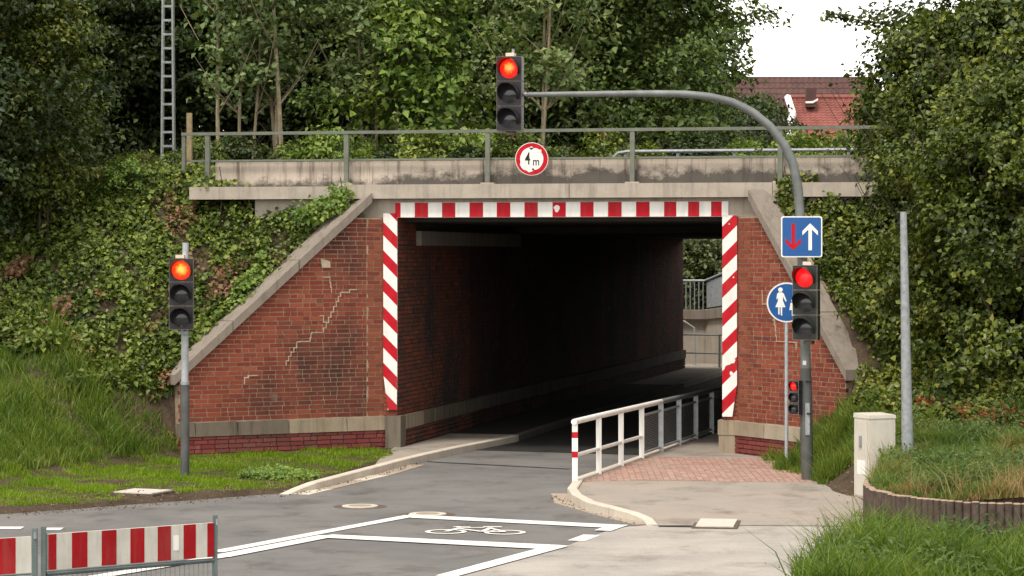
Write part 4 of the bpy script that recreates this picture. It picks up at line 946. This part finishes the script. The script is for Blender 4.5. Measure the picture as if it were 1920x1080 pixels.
# ------------------------------------------------------------------ houses on the right
def tiled_roof(x0, x1, zr, ze, yr, ye, tw=.22, rows=16, n=None):
    """front slope from ridge (yr, zr) to eaves (ye, ze): waved pantiles in stepped courses"""
    mb = MB(); nxs = int((x1 - x0) / tw) * 4
    for r_ in range(rows):
        a, b = r_ / rows, (r_ + 1) / rows; o = len(mb.v)
        for i in range(nxs + 1):
            x = x0 + (x1 - x0) * i / nxs; wv_ = .022 * math.sin(i / 4 * 2 * math.pi)
            for f, lift in ((a, .0), (b, .045)): mb.v.append((x, yr + (ye - yr) * f, zr + (ze - zr) * f + lift + wv_))
        for i in range(nxs): k = o + 2 * i; mb.f.append((k, k + 1, k + 3, k + 2))
        if r_:
            for i in range(nxs): mb.f.append((o + 2 * i, o + 2 * i + 2, o + 2 * i + 2 - 2 * (nxs + 1) + 1, o + 2 * i - 2 * (nxs + 1) + 1))
    return mb
D = 105.0
h1 = thing('red_roof_house', 'house with a red pantile roof and white verge behind the trees at right', 'house', (fx_(1600, D), D, 0))
x0, x1 = fx_(1497, D), fx_(1760, D); zr, ze = zpx(173, D), zpx(300, D)
part('wall', MB().box(x0 + .3, x1 - .3, D + .5, D + 7.5, -.2, ze + .2), 'plaster', h1)
rf = part('roof', tiled_roof(x0, x1, zr, ze, D + 4, D, rows=24), 'roof_red', h1)
mb = MB(); mb.prism([(x0, D + 4, zr), (x1, D + 4, zr), (x1, D + 8, ze), (x0, D + 8, ze)], (0, 0, .05)); part('roof_back', mb, 'roof_red', h1)
mb = MB(); mb.prism([(x0 + .3, D + .5, ze + .1), (x0 + .3, D + 7.5, ze + .1), (x0 + .3, D + 4, zr - .2)], (x1 - x0 - .6, 0, 0)); part('gable', mb, 'plaster', h1)
part('ridge_cap', MB().tube([(x0, D + 4, zr + .04), (x1, D + 4, zr + .04)], .11, 8), 'roof_red', rf)
part('verge_board', MB().tube([(x0, D + 4, zr + .02), (x0 - .02, D + 1.9, zpx(213, D + 1.9)), (x0 - .25, D + .8, zpx(232, D + .8)), (x0 - .55, D, ze)], .15, 6), 'white_paint', rf)
xc = fx_(1537, D); part('chimney', MB().box(xc - .2, xc + .2, D + 2.9, D + 3.4, zr - .42, zr + .35), 'roof_brown', rf)
part('chimney_flashing', MB().prism([(x_, D + 2.86, zpx(y_, D + 2.86)) for x_, y_ in ((xc - .24, 193.5), (xc + .05, 193.5), (xc + .26, 188), (xc + .26, 184), (xc + .05, 189.5), (xc - .24, 190))], (0, .03, 0)), 'white_paint', rf)
D = 116.0
h2 = thing('brown_roof_house', 'larger house with a dark brown tiled roof behind the red roof', 'house', (fx_(1480, D), D, 0))
x0, x1 = fx_(1330, D), fx_(1660, D); zr, ze = zpx(146, D + 4), zpx(262, D)
part('wall', MB().box(x0 + .3, x1 - .3, D + .5, D + 8, -.2, ze + .2), 'plaster', h2)
part('roof', tiled_roof(x0, x1, zr, ze, D + 4, D, .25, rows=11), 'roof_brown', h2)
mb = MB(); mb.prism([(x0, D + 4, zr), (x1, D + 4, zr), (x1, D + 8.4, ze), (x0, D + 8.4, ze)], (0, 0, .05)); part('roof_back', mb, 'roof_brown', h2)
mb = MB(); mb.prism([(x0 + .3, D + .5, ze + .1), (x0 + .3, D + 8, ze + .1), (x0 + .3, D + 4.2, zr - .2)], (x1 - x0 - .6, 0, 0)); part('gable', mb, 'plaster', h2)

# ------------------------------------------------------------------ trees
def crown_mesh(name, seed, mat, H0, H1, Rm, ncl, per, leaf, aspect=.62, clr=(.35, .75), shell=.5, flat_=.5, shape='tree', spread=1.0):
    global rng; rng = np.random.default_rng(seed)
    z = rng.uniform(0, 1, ncl); an = rng.uniform(0, 2 * np.pi, ncl)
    if shape == 'tree': Rz = Rm * (.72 + .28 * np.sin(np.pi * np.clip(z * 1.05, 0, 1))) * np.where(z > .75, np.sqrt(np.clip((1 - z) / .25, 0.02, 1)), 1)
    elif shape == 'dome': Rz = Rm * np.sqrt(np.clip(1 - z ** 2.2, .03, 1))
    else: Rz = Rm * np.ones(ncl)
    Rz = Rz * (1 + .22 * np.sin(an * 3 + seed) + .15 * np.sin(an * 5 + z * 9))
    r = Rz * np.power(rng.uniform(0, 1, ncl), shell)
    C = np.stack([r * np.cos(an), r * np.sin(an), H0 + (H1 - H0) * z], 1)
    cr = rng.uniform(*clr, ncl); cnt = rng.integers(int(per * .6), int(per * 1.4), ncl)
    ci = np.repeat(np.arange(ncl), cnt); n = len(ci)
    g_ = np.clip(rng.normal(size=(n, 3)), -1.7, 1.7) * np.array([1, 1, flat_]) * .55
    out = unit(np.stack([np.cos(an), np.sin(an), 0 * an], 1))
    Pp = C[ci] + g_ * cr[ci][:, None]
    Pp[:, 2] -= .18 * cr[ci] * (g_[:, 0] ** 2 + g_[:, 1] ** 2)
    N = np.array([0, 0, .75]) + out[ci] * .55 + rng.normal(size=(n, 3)) * .5
    L = leaf * np.clip(rng.lognormal(-.05, .28, n), .4, 1.4)
    return np_mesh(name, *leaves(Pp, N, L, L * aspect * rng.uniform(.8, 1.2, n)), mat)
def trunk_mb(seed, H, r0, nb=7, lean=.25, stems=1, base_sp=.2, low=.25):
    q = random.Random(seed); mb = MB()
    for s_ in range(stems):
        x = q.uniform(-base_sp, base_sp); y = q.uniform(-base_sp, base_sp); dx, dy = q.uniform(-lean, lean), q.uniform(-lean, lean); path = []
        for i in range(8):
            f = i / 7; path.append((x + dx * f * H * .25 + .06 * math.sin(f * 7 + s_ + seed), y + dy * f * H * .25, -.3 + f * H))
        rr = r0 * q.uniform(.7, 1.1); mb.tube(path, [rr * (1 - .8 * i / 7) for i in range(8)], 7)
        for b_ in range(nb):
            f = q.uniform(low, .9); k = int(f * 7); p = Vector(path[k]); a = q.uniform(0, 6.28); L = q.uniform(.8, 1.9) * (1.1 - f * .5)
            mb.tube([p, p + Vector((math.cos(a) * L * .5, math.sin(a) * L * .5, L * .45)), p + Vector((math.cos(a) * L, math.sin(a) * L, L * 1.1))], [rr * .42 * (1 - .6 * f), rr * .25 * (1 - .6 * f), .006], 5)
    return mb
CV = [crown_mesh('crown', 100 + i, m, .3, 9.5, 2.7, 330, 140, .145, clr=(.35, .8)) for i, m in enumerate(('leaf_tree', 'leaf_dark', 'leaf_tree', 'leaf_tree_pale'))]
CV.append(crown_mesh('crown', 110, 'leaf_tree_pale', 2.3, 8.5, 1.7, 80, 60, .16, clr=(.35, .7), shell=.6))
CV.append(crown_mesh('crown', 111, 'leaf_bright', .2, 4.2, 1.5, 75, 95, .15, clr=(.35, .7), shell=.5, shape='dome'))
TR = [mesh('trunk', trunk_mb(200 + i, 8.5, .13, 9, .25, 1 + i % 2), ('bark', 'dark_bark', 'bark', 'bark')[i]) for i in range(4)]
TR.append(mesh('trunk', trunk_mb(210, 8.0, .062, 9, .22, 3, .5, .3), 'bark_pale')); TR.append(mesh('trunk', trunk_mb(211, 3.2, .06, 6, .3, 3, .3), 'dark_bark'))
def tree(name, lb, px, D, z, v, s=1.0, rz=0.0, group=None, cat='tree', sz=None):
    t_ = thing(name, lb, cat, (fx_(px, D), D, z), rz, group); t_.scale = (s, s, sz or s)
    link('trunk', TR[v], t_); link('crown', CV[v], t_); return t_
FR = [(-60, 62, 1, 'dense dark tree at the left edge, behind the leafy bank'), (90, 64, 1, 'dark tree behind the left bank, left of the lattice mast'), (222, 66, 1, 'dark tree just left of the lattice mast'),
      (345, 66.5, 1, 'dark green tree just right of the lattice mast'), (585, 66.5, 1, 'dense mid-green tree behind the left half of the bridge railing'), (715, 65, 0, 'green tree between the slender trunks and the yellowish tree'),
      (890, 65.5, 3, 'grey-green tree right behind the hanging traffic light'), (1020, 64.5, 3, 'pale grey-green tree just right of the hanging traffic light'), (1120, 66, 0, 'broad green tree above the middle of the mast arm'), (1205, 64, 2, 'tall green tree at the edge of the open sky, above the mast bend')]
for i, (px, D, v, lb) in enumerate(FR): tree('broadleaf_tree', lb, px, D, 4.6, v, 1.0 + .06 * math.sin(i * 2.3) - (.1 if px > 1250 else 0), i * 1.3, 'trees in the front row behind the bridge')
tree('slender_tree', 'slender pale-stemmed tree behind the railing, left of the twin stems', 462, 57.5, 4.6, 4, .95, .4, 'slender trees behind the railing')
tree('slender_tree', 'slender multi-stemmed tree behind the railing with pale twin stems', 525, 58, 4.6, 4, 1.05, 2.2, 'slender trees behind the railing')
tree('slender_tree', 'slender thin-stemmed tree behind the middle of the railing, right of the twin stems', 690, 58.5, 4.6, 4, .95, 3.9, 'slender trees behind the railing')
tree('slender_tree', 'slender grey-green tree behind the round 4 m sign', 1010, 58, 4.6, 4, 1.0, 5.1, 'slender trees behind the railing')
tree('young_tree', 'bright yellow-green young tree left of the hanging traffic light', 800, 58.5, 4.7, 5, 1.15, .3, None, 'tree', 1.2)
ORD = ('first', 'second', 'third', 'fourth', 'fifth', 'sixth', 'seventh', 'eighth', 'ninth', 'tenth', 'eleventh', 'twelfth', 'thirteenth')
for i, (px, D) in enumerate(((-40, 70), (120, 71), (300, 71), (450, 70), (560, 72), (680, 71), (820, 70), (960, 72), (1090, 71), (1175, 70))):
    tree('broadleaf_tree', f'{ORD[i]} tree from the left in the back row behind the front trees', px, D, 4.5, (1, 1, 1, 1, 1, 0, 1, 0, 1, 0)[i], 1.15, i * 2.1, 'trees in the back row')
# low bushes along the back of the railing
BU = [crown_mesh('crown', 120 + i, m, .05, 1.7, 1.15, 42, 75, .13, clr=(.25, .5), shape='dome') for i, m in enumerate(('leaf_bramble', 'leaf_bright', 'leaf_shrub', 'leaf_dark'))]
BT = mesh('stems', trunk_mb(220, 1.3, .03, 5, .4, 4, .35), 'dark_bark')
def bush(name, lb, X, D, z, v, s=1.0, rz=0.0, group=None, sz=None):
    t_ = thing(name, lb, 'bush', (X, D, z), rz, group); t_.scale = (s, s, sz or s); link('stems', BT, t_); link('crown', BU[v], t_); return t_
ORD = ('first', 'second', 'third', 'fourth', 'fifth', 'sixth', 'seventh', 'eighth', 'ninth', 'tenth', 'eleventh', 'twelfth', 'thirteenth')
for i, px in enumerate((380, 455, 540, 625, 715, 800, 885, 965, 1050, 1130, 1215, 1300, 1385)):
    D = 56.2 + .5 * math.sin(i * 1.7); bush('low_bush', f'{ORD[i]} low bush from the left behind the bridge railing, under the trees', fx_(px, D), D, 4.7, (0, 3, 0, 1, 3, 0, 3, 0, 3, 0, 0, 3, 1)[i], (.72 + .13 * math.sin(i * 2.9)), i, 'low bushes behind the railing')
bush('low_bush', 'bright leafy bush at the bank top left of the bridge ledge', fx_(235, 48), 48, 4.55, 1, .42, 1, None); bush('low_bush', 'pale bush at the foot of the lattice mast', fx_(322, 50), 50, 4.55, 0, .5, 2, None)
for i, (px, D, v, s_) in enumerate(((60, 50, 0, .6), (150, 51, 3, .6), (262, 52.5, 0, .55))): bush('low_bush', ('leafy bush at the bank top beside the left edge of the picture', 'dark bush at the bank top under the dark trees', 'leafy bush on the bank top in front of the lattice mast')[i], fx_(px, D), D, 4.55, v, s_, i)
for i, (px, D, z, v, s_, sz, lb) in enumerate(((1415, 72, 4.6, 0, 1.3, 1.15, 'bush behind the far handrail below the brown roof'), (1500, 62, 4.6, 1, .95, 1.0, 'yellow-green bush behind the far handrail below the white verge'), (1560, 68, 4.6, 2, 1.2, 1.12, 'green bush in front of the red roof'), (1672, 64, 4.6, 2, 1.3, 1.7, 'tall green bush hiding the right part of the red roof'), (1590, 58, 4.6, 0, .85, .9, 'small bush behind the right end of the far handrail'))):
    bush('garden_bush', lb, fx_(px, D), D, z, v, s_, i * 1.9, None, sz)
# hedge beyond the underpass
hm = crown_mesh('crown', 130, 'leaf_hedge', 0, 2.6, 2.2, 120, 110, .15, clr=(.3, .6), shape='col')
for i, (px, D) in enumerate(((1255, 88.5), (1330, 88), (1400, 87))):
    t_ = thing('hedge', ('clipped hedge beyond the underpass, left piece seen above the baluster railing', 'clipped hedge beyond the underpass, middle piece beside the striped board', 'clipped hedge beyond the underpass, right piece')[i], 'hedge', (fx_(px, D), D, 1.7), i); link('crown', hm, t_); link('stems', BT, t_)
for i, (px, D) in enumerate(((1240, 95), (1330, 94), (1420, 96))): tree('broadleaf_tree', f'{ORD[i]} dark tree from the left beyond the underpass, above the hedge', px, D, -.5, 1, 1.0, i, 'trees beyond the underpass')

# right shrubs
SHV = [crown_mesh('crown', 140 + i, 'leaf_shrub', .1, 4.6, 1.75, 190, 150, .098, aspect=.75, clr=(.22, .5), shell=.45, shape='dome', flat_=.6) for i in range(3)]
SHD = crown_mesh('crown', 150, 'leaf_dark', .5, 7, 1.9, 170, 140, .11, aspect=.72, clr=(.35, .65), shape='tree')
SHT = [mesh('stems', trunk_mb(230 + i, 4.2, .05, 9, .35, 5, .6, .15), 'dark_bark') for i in range(2)]
def shrub(lb, X, D, z, v, s, sz, rz):
    t_ = thing('large_shrub', lb, 'shrub', (X, D, z), rz, 'large shrubs on the right bank'); t_.scale = (s, s, sz); link('stems', SHT[v % 2], t_); link('crown', SHV[v % 3] if v < 3 else SHD, t_)
for i, (px, D, z, v, s, sz, lb) in enumerate(((1738, 44.6, 2.4, 0, .76, .84, 'large leafy shrub at the right end of the bridge ledge'), (1815, 42.6, 1.5, 1, .92, 1.0, 'large leafy shrub directly behind the plain grey pole'), (1905, 40.8, 1.2, 2, 1.0, 1.05, 'large leafy shrub at the right edge of the picture'),
        (1760, 45.8, 3.2, 2, 1.0, .95, 'tall shrub behind the grey pole rising above the parapet'), (1860, 44.6, 2.6, 0, 1.1, 1.1, 'tall shrub in the upper right behind the front shrubs'), (1990, 42.5, 1.8, 1, 1.2, 1.25, 'shrub just past the right edge of the picture'))):
    shrub(lb, fx_(px, D), D, z, v, s, sz, i * 1.7)
shrub('dark tree-like shrub in the top right corner', fx_(1880, 49), 49, 4.3, 3, 1.0, .95, .3); shrub('dark tree-like shrub reaching past the top right corner', fx_(1985, 46), 46, 3.0, 3, 1.1, 1.05, 2.3)
# overhanging branch at the top right
ob = thing('overhanging_branch', 'thin leafy branch reaching into the white sky at the top right', 'branch', at(1800, 60, 47)); pb = [at(x, y, 47) for x, y in ((1830, 70), (1760, 45), (1700, 52), (1640, 42), (1590, 35), (1545, 30))]
part('stem', MB().tube(pb, [.03, .024, .018, .014, .01, .005], 5), 'dark_bark', ob)
rng = np.random.default_rng(5); n = 520; k = rng.uniform(0, 5, n); a = np.array(pb); f = k - np.floor(k); ii = np.floor(k).astype(int); Pp = a[ii] * (1 - f[:, None]) + a[ii + 1] * f[:, None] + rng.normal(size=(n, 3)) * np.array([.12, .15, .11]) * (1.3 - k / 5)[:, None]
Vv, Tt = leaves(Pp, np.array([0, 0, .7]) + rng.normal(size=(n, 3)) * .6, rng.uniform(.07, .12, n), rng.uniform(.05, .085, n)); Vv = Vv - np.array(ob.location); link('leaves', np_mesh('leaves', Vv, Tt, 'leaf_shrub'), ob)['kind'] = 'stuff'
# left shrubs / trees on the bank
SL = crown_mesh('crown', 160, 'leaf_shrub', .2, 6.5, 1.5, 190, 125, .14, clr=(.3, .65), shape='tree', shell=.42)
for i, (px, D, z, s, m, lb) in enumerate(((20, 50, 4.4, .95, SHD, 'dark tree-like shrub on the bank in the upper left corner'), (72, 47.5, 4.0, .66, SL, 'upright shrub with sunlit yellow-green edge at upper left'), (-75, 46.5, 3.4, 1.0, SHD, 'dark shrub cut off by the left edge of the picture'))):
    t_ = thing('large_shrub', lb, 'shrub', (fx_(px, D), D, z), i * 2.0, 'large shrubs on the left bank'); t_.scale = (s, s, s * (1 if i != 1 else 1.05)); link('stems', SHT[i % 2], t_); link('crown', m, t_)

# ------------------------------------------------------------------ ground cover: bramble, ivy, grass
def scatter(n, x0, x1, d0, d1, keep):
    X = rng.uniform(x0, x1, n); Dd = rng.uniform(d0, d1, n); k = keep(X, Dd); return X[k], Dd[k]
def cover(name, lb, mat, n, box, keep, hmax, leaf, seed, asp=.75):
    global rng; rng = np.random.default_rng(seed); X, Dd = scatter(n, *box, keep); m = len(X)
    top = hmax * (.35 + .75 * np.clip(.5 + vnoise(X, Dd, 2.3, seed), 0, 1.2)) * (.7 + .3 * np.clip(.5 + vnoise(X, Dd, 7, seed + 3), 0, 1))
    z = height(X, Dd) + top * np.sqrt(rng.uniform(.02, 1, m)); Pp = np.stack([X, Dd, z], 1) + rng.normal(size=(m, 3)) * .03
    N = np.array([0, -.45, .75]) + rng.normal(size=(m, 3)) * .5; L = leaf * np.clip(rng.lognormal(-.05, .3, m), .4, 1.45)
    o = link(name, np_mesh(name, *leaves(Pp, N, L, L * asp), mat)); return tag(o, lb, kind='stuff')
def leftbank(X, D):
    t, w = TW(X, D); h = height(X, D); return (h > 1.15) & (D - np.interp(X, EX, ED) > 2.2) & ~((t > -.25 + 1.096 * w - .5) & (w > -2.9)) & (w < 4) & ((h > 1.65 + .25 * vnoise(X, D, 1.1, 2)) | (t > -4.5 + .4 * vnoise(X, D, 1.3, 4)))
cover('bramble_cover', 'dense bramble and ivy covering the left bank', 'leaf_bramble', 280000, (-12, -2.0, 40, 52), lambda X, D: leftbank(X, D) & (rng.random(len(X)) < np.clip(.5 + .75 * vnoise(X, D, 5.3, 7), .1, 1)), .36, .095, 301)
cover('wing_end_bramble', 'bramble hanging over the low end of the left wing wall', 'leaf_bramble', 7000, (-6.5, -5.25, 43.2, 45.6), lambda X, D: (lambda t, w: (t < -.25 + 1.096 * w - .1) & (w < -1.7) & (w > -2.75))(*TW(X, D)), .35, .1, 311)
cover('dry_bramble', 'dry reddish brown bramble patches on the left bank', 'leaf_dry', 22000, (-9, -3.2, 42, 49), lambda X, D: leftbank(X, D) & (vnoise(X, D, 2.0, 31) > .62), .40, .085, 313)
cover('bright_ivy', 'bright green ivy creeping over the top of the left wing coping', 'leaf_bright', 26000, (-6, -2.2, 43, 47.4), lambda X, D: (lambda t, w: (t < -.25 + 1.096 * w - .25) & (t > -.25 + 1.096 * w - 1.0) & (w > -1.6) & (w < -.05) & (vnoise(X, D, 2.6, 4) > .05))(*TW(X, D)), .5, .085, 302)
def rightbank(X, D):
    t, w = TW(X, D); tw = 6.0 - w * (8.46 - 6.0) / 2.9 + .6; return ((t > tw + .0) & (w > -2.9) & (w < 3)) | ((w <= -2.9) & (t > 8.3) & (height(X, D) > .95) & (w > -5.5))
cover('right_bank_cover', 'dense leafy undergrowth on the right bank below the shrubs', 'leaf_shrub', 190000, (4, 12, 38, 50), rightbank, .5, .085, 303)
# ivy hanging on the ledge near the mast and at the wing top
def ivy(lb, pts, n, seed, mat='leaf_shrub'):
    global rng; rng = np.random.default_rng(seed); P = []; 
    for (px, py, w, sx_, sz_) in pts:
        t0 = tpx(px, w); c_ = np.array(B(t0, w, zpx(py, B(t0, w)[1]))); P.append(c_ + rng.normal(size=(n, 3)) * np.array([sx_, .05, sz_]))
    P = np.concatenate(P); m = len(P); L = rng.uniform(.06, .11, m); V_, T__ = leaves(P, np.array([0, -.7, .4]) + rng.normal(size=(m, 3)) * .4, L, L * .85)
    t_ = thing('ivy_clump', lb, 'ivy', tuple(P[0])); link('leaves', np_mesh('leaves', V_ - P[0], T__, mat), t_)['kind'] = 'stuff'
    mb = MB(); c_ = P[:n].mean(0) - P[0]; mb.tube([c_ + np.array([0, .06, -.5]), c_ + np.array([.03, .05, 0]), c_ + np.array([-.02, .05, .3])], .01, 4); link('vine_stem', mesh('vine_stem', mb, 'dark_bark'), t_)
ivy('ivy clump hanging on the bridge ledge just left of the curved mast', [(1474, 345, -.25, .05, .05), (1472, 370, -.27, .07, .08), (1478, 395, -.3, .08, .1)], 130, 401)
ivy('bright ivy clump climbing the left end of the bridge ledge', [(640, 365, -.25, .09, .06), (628, 380, -.3, .14, .07), (600, 392, -.4, .16, .08), (575, 402, -.5, .2, .08)], 170, 402, 'leaf_bright')
ivy('ivy clump under the bridge ledge right of the curved mast', [(1570, 400, -.3, .15, .12), (1560, 385, -.3, .06, .1)], 140, 403)
ivy('ivy trailing over the ledge end near the left railing post', [(410, 344, -.1, .2, .02), (372, 335, 0, .1, .08)], 55, 404, 'leaf_bramble')

def grass(name, lb, mat, n, box, keep, h, wd, lean, seed, base=None, near=None):
    global rng; rng = np.random.default_rng(seed); X, Dd = scatter(n, *box, keep); m = len(X)
    hh = h * (1 if near is None else near(X, Dd)) * (.35 + .65 * np.clip(.5 + vnoise(X, Dd, 2.7, seed), 0, 1.4)) * (.55 + .9 * np.clip(.5 + vnoise(X, Dd, 9, seed + 1), 0, 1)) * rng.uniform(.5, 1.25, m)
    z = (height(X, Dd) if base is None else base) - .02; o = link(name, np_mesh(name, *blades(np.stack([X, Dd, z + 0 * X], 1), hh, wd * rng.uniform(.6, 1.3, m), rng.uniform(.1, lean, m)), mat)); return tag(o, lb, kind='stuff')
def verge(X, D):
    t, w = TW(X, D); dv = D - np.interp(X, EX, ED); return (dv > .15) & (height(X, D) < .9) & (X < -1.95) & (w < -.05) & (dv + .5 * vnoise(X, D, 1.6, 1) > .45) & (vnoise(X, D, 1.35, 6) + .25 * rng.random(len(X)) > -.42) & ~((np.abs(X - gr(268, 926, .06)[0]) < .42) & (np.abs(D - gr(268, 926, .06)[1]) < .6))
grass('verge_grass', 'short bright green grass on the left verge', 'grass_short', 260000, (-12, -1.9, 33, 47), verge, .085, .012, .5, 501)
def hump(X, D):
    t, w = TW(X, D); dv = D - np.interp(X, EX, ED); return (dv > 1.3) & (t < -2.75) & (w < -2.45) & (height(X, D) > .2) & (height(X, D) < 2.6) & (dv + .5 * vnoise(X, D, 1.2, 3) > 1.9)
grass('tall_grass', 'tall lush grass on the lower left bank', 'grass_tall', 120000, (-13, -4.5, 36, 47), hump, .34, .017, .85, 502)
def inmound(X, D):
    pd = np.interp(X, [4.55, 4.68, 4.9, 5.25, 5.75, 6.3, 7.6, 30], [33.8, 32.9, 32.45, 32.0, 31.8, 31.8, 32.3, 36]); px_ = np.interp(D, [32.4, 33.5, 34.2, 35.0, 36.0, 36.9, 38.4], [4.9, 4.55, 4.55, 4.68, 4.88, 5.05, 5.5]); return (X > px_ + .03) & (D > pd + .03) & (D < 42) & (height(X, D) < 1.75)
grass('mound_grass', 'mixed green and dry brown grass on the right mound', 'grass_mixed', 130000, (4.6, 9.5, 31.5, 42), inmound, .24, .016, 1.0, 503)
def wingfront(X, D):
    t, w = TW(X, D); xe = np.interp(D, RDp[::-1], RX[::-1]); return (X - xe > .12) & (D > 37.9) & (D < 44.2) & (X < 6.2) & ((t < 6.0 - w * .848 - .1) | (w < -2.9)) & (vnoise(X, D, 1.5, 8) + .4 * (D - 39.6) + .9 * (X < 4.3) > .0) & (X - xe + .3 * vnoise(X, D, 3, 2) > .2)
grass('tall_grass', 'tall grass round the curved mast and at the foot of the right wing wall', 'grass_tall', 60000, (3.6, 6.2, 37.5, 44.5), wingfront, .30, .016, .8, 504)
def fore(X, D):
    xe = np.interp(D, RDp[::-1], RX[::-1]); dx = X - xe; pd = np.interp(X, [4.55, 4.68, 4.9, 5.25, 5.75, 6.3, 7.6, 30], [33.8, 32.9, 32.45, 32.0, 31.8, 31.8, 32.3, 36]); px_ = np.interp(D, [32.4, 33.5, 34.2, 35.0, 36.0, 36.9], [4.9, 4.55, 4.55, 4.68, 4.88, 5.05]); return (dx + .25 * vnoise(X, D, 2.2, 9) > .1) & (D < 36.6) & ~((X > px_ - .08) & (D > pd - .1)) & (rng.random(len(X)) < np.clip(.25 + dx * 1.2, 0, 1))
grass('tall_grass', 'lush long grass and weeds in the lower right foreground', 'grass_tall', 115000, (2.9, 8.5, 26.5, 36.8), fore, .40, .017, 1.0, 505, None, lambda X, D: np.clip(.2 + .42 * (np.interp(X, [4.55, 4.68, 4.9, 5.25, 5.75, 6.3, 7.6, 30], [33.8, 32.9, 32.45, 32.0, 31.8, 31.8, 32.3, 36]) - D - .1), .2, 1.1))
grass('dry_grass', 'long dry straw-coloured grass along the palisade edge', 'grass_dry', 9000, (4.5, 8, 31.6, 36), lambda X, D: inmound(X, D) & (D - np.interp(X, [4.55, 4.68, 4.9, 5.25, 5.75, 6.3, 7.6, 30], [33.8, 32.9, 32.45, 32.0, 31.8, 31.8, 32.3, 36]) < 1.1) & (vnoise(X, D, 2.4, 17) > -.1), .5, .011, 1.2, 521)
cover('weed_leaves', 'broad-leaved weeds among the foreground grass at lower right', 'leaf_weed', 13000, (3.0, 8, 27, 33), lambda X, D: fore(X, D) & (X - np.interp(D, RDp[::-1], RX[::-1]) > .3) & (D < 31.2), .46, .08, 506, .4)
cover('mound_weeds', 'greyish green weeds on the right mound', 'leaf_weed', 40000, (5.0, 9, 32.5, 41), lambda X, D: inmound(X, D) & (vnoise(X, D, 1.1, 5) > -.05), .36, .06, 507, .4)
cover('red_weeds', 'reddish orange weeds on the mound behind the grey pole', 'leaf_red', 9000, (5.6, 7.6, 38.3, 40.2), lambda X, D: inmound(X, D) & (vnoise(X, D, 2.4, 11) > .35), .28, .055, 508, .45)
cover('clover_patch', 'pale clover patch in the verge beside the left kerb', 'leaf_bright', 9000, (-4.2, -2.7, 39.6, 41.4), lambda X, D: (D - np.interp(X, EX, ED) > .3) & (((X + 3.5) / .62) ** 2 + ((D - 40.7) / .55) ** 2 < 1.0 + .4 * vnoise(X, D, 3, 1)), .10, .05, 509, .8)
cover('leaf_litter', 'brown leaf litter on the soil beside the apron and verge', 'leaf_red', 16000, (-8, 5.6, 35, 41), lambda X, D: ((X > np.interp(D, RDp[::-1], RX[::-1]) + .05) & (X > 3.5) & (X < 5.2) | (X < -2.9) & (D > np.interp(X, EX, ED) + .05) & (D < np.interp(X, EX, ED) + 1.3)) & (rng.random(len(X)) < .5), .03, .035, 510, .6)
MAT_LITTER = plain('litter', (.16, .11, .075), .9, .15, 0, .4, 15); bpy.data.objects['leaf_litter'].data.materials[0] = MAT_LITTER

plain('grit', (.14, .115, .09), .95, .1, 0, .4, 30)
rng = np.random.default_rng(77)
def grit(pts, n, sp_, z):
    a = np.array(pts)[:, :2]; k = rng.uniform(0, len(a) - 1.001, n); i = k.astype(int); f = (k - i)[:, None]
    p = a[i] * (1 - f) + a[i + 1] * f + rng.normal(size=(n, 2)) * sp_; return np.c_[p, np.full(n, z)]
GP = np.concatenate([grit([gr(x, y) for x, y in ((545, 930), (600, 918), (660, 903), (740, 884), (800, 866))], 220, .06, .012), grit([gr(x, y) for x, y in ((0, 968), (150, 957), (330, 943), (530, 928))], 420, .12, .006),
    grit([gr(x, y) for x, y in ((1040, 930), (1060, 945), (1130, 968), (1200, 990))], 120, .06, .014), grit([gr(x, y) for x, y in ((1440, 915), (1530, 940), (1575, 985), (1540, 1025), (1470, 1070))], 600, .10, .03)])
Lg = np.clip(rng.lognormal(-4.0, .45, len(GP)), .008, .045); Vg, Tg = leaves(GP, np.array([0, 0, 1.0]) + rng.normal(size=(len(GP), 3)) * .25, Lg, Lg * .8, .5)
tag(link('grit', np_mesh('grit', Vg, Tg, 'grit')), 'fine grit, crumbs and dead leaves along the kerbs and road edges', kind='stuff')
mark('tar_seam', [strip(gr(800, 866), gr(1068, 880), .10)], 'dark tar seam crossing the road just before the underpass', z=.006).data.materials[0] = MAT['asphalt_dark']
mark('tar_seam', [strip(gr(1235, 988), gr(1300, 989), .10)], 'short dark tar seam between the kerb end and the access cover', z=.0135).data.materials[0] = MAT['asphalt_dark']
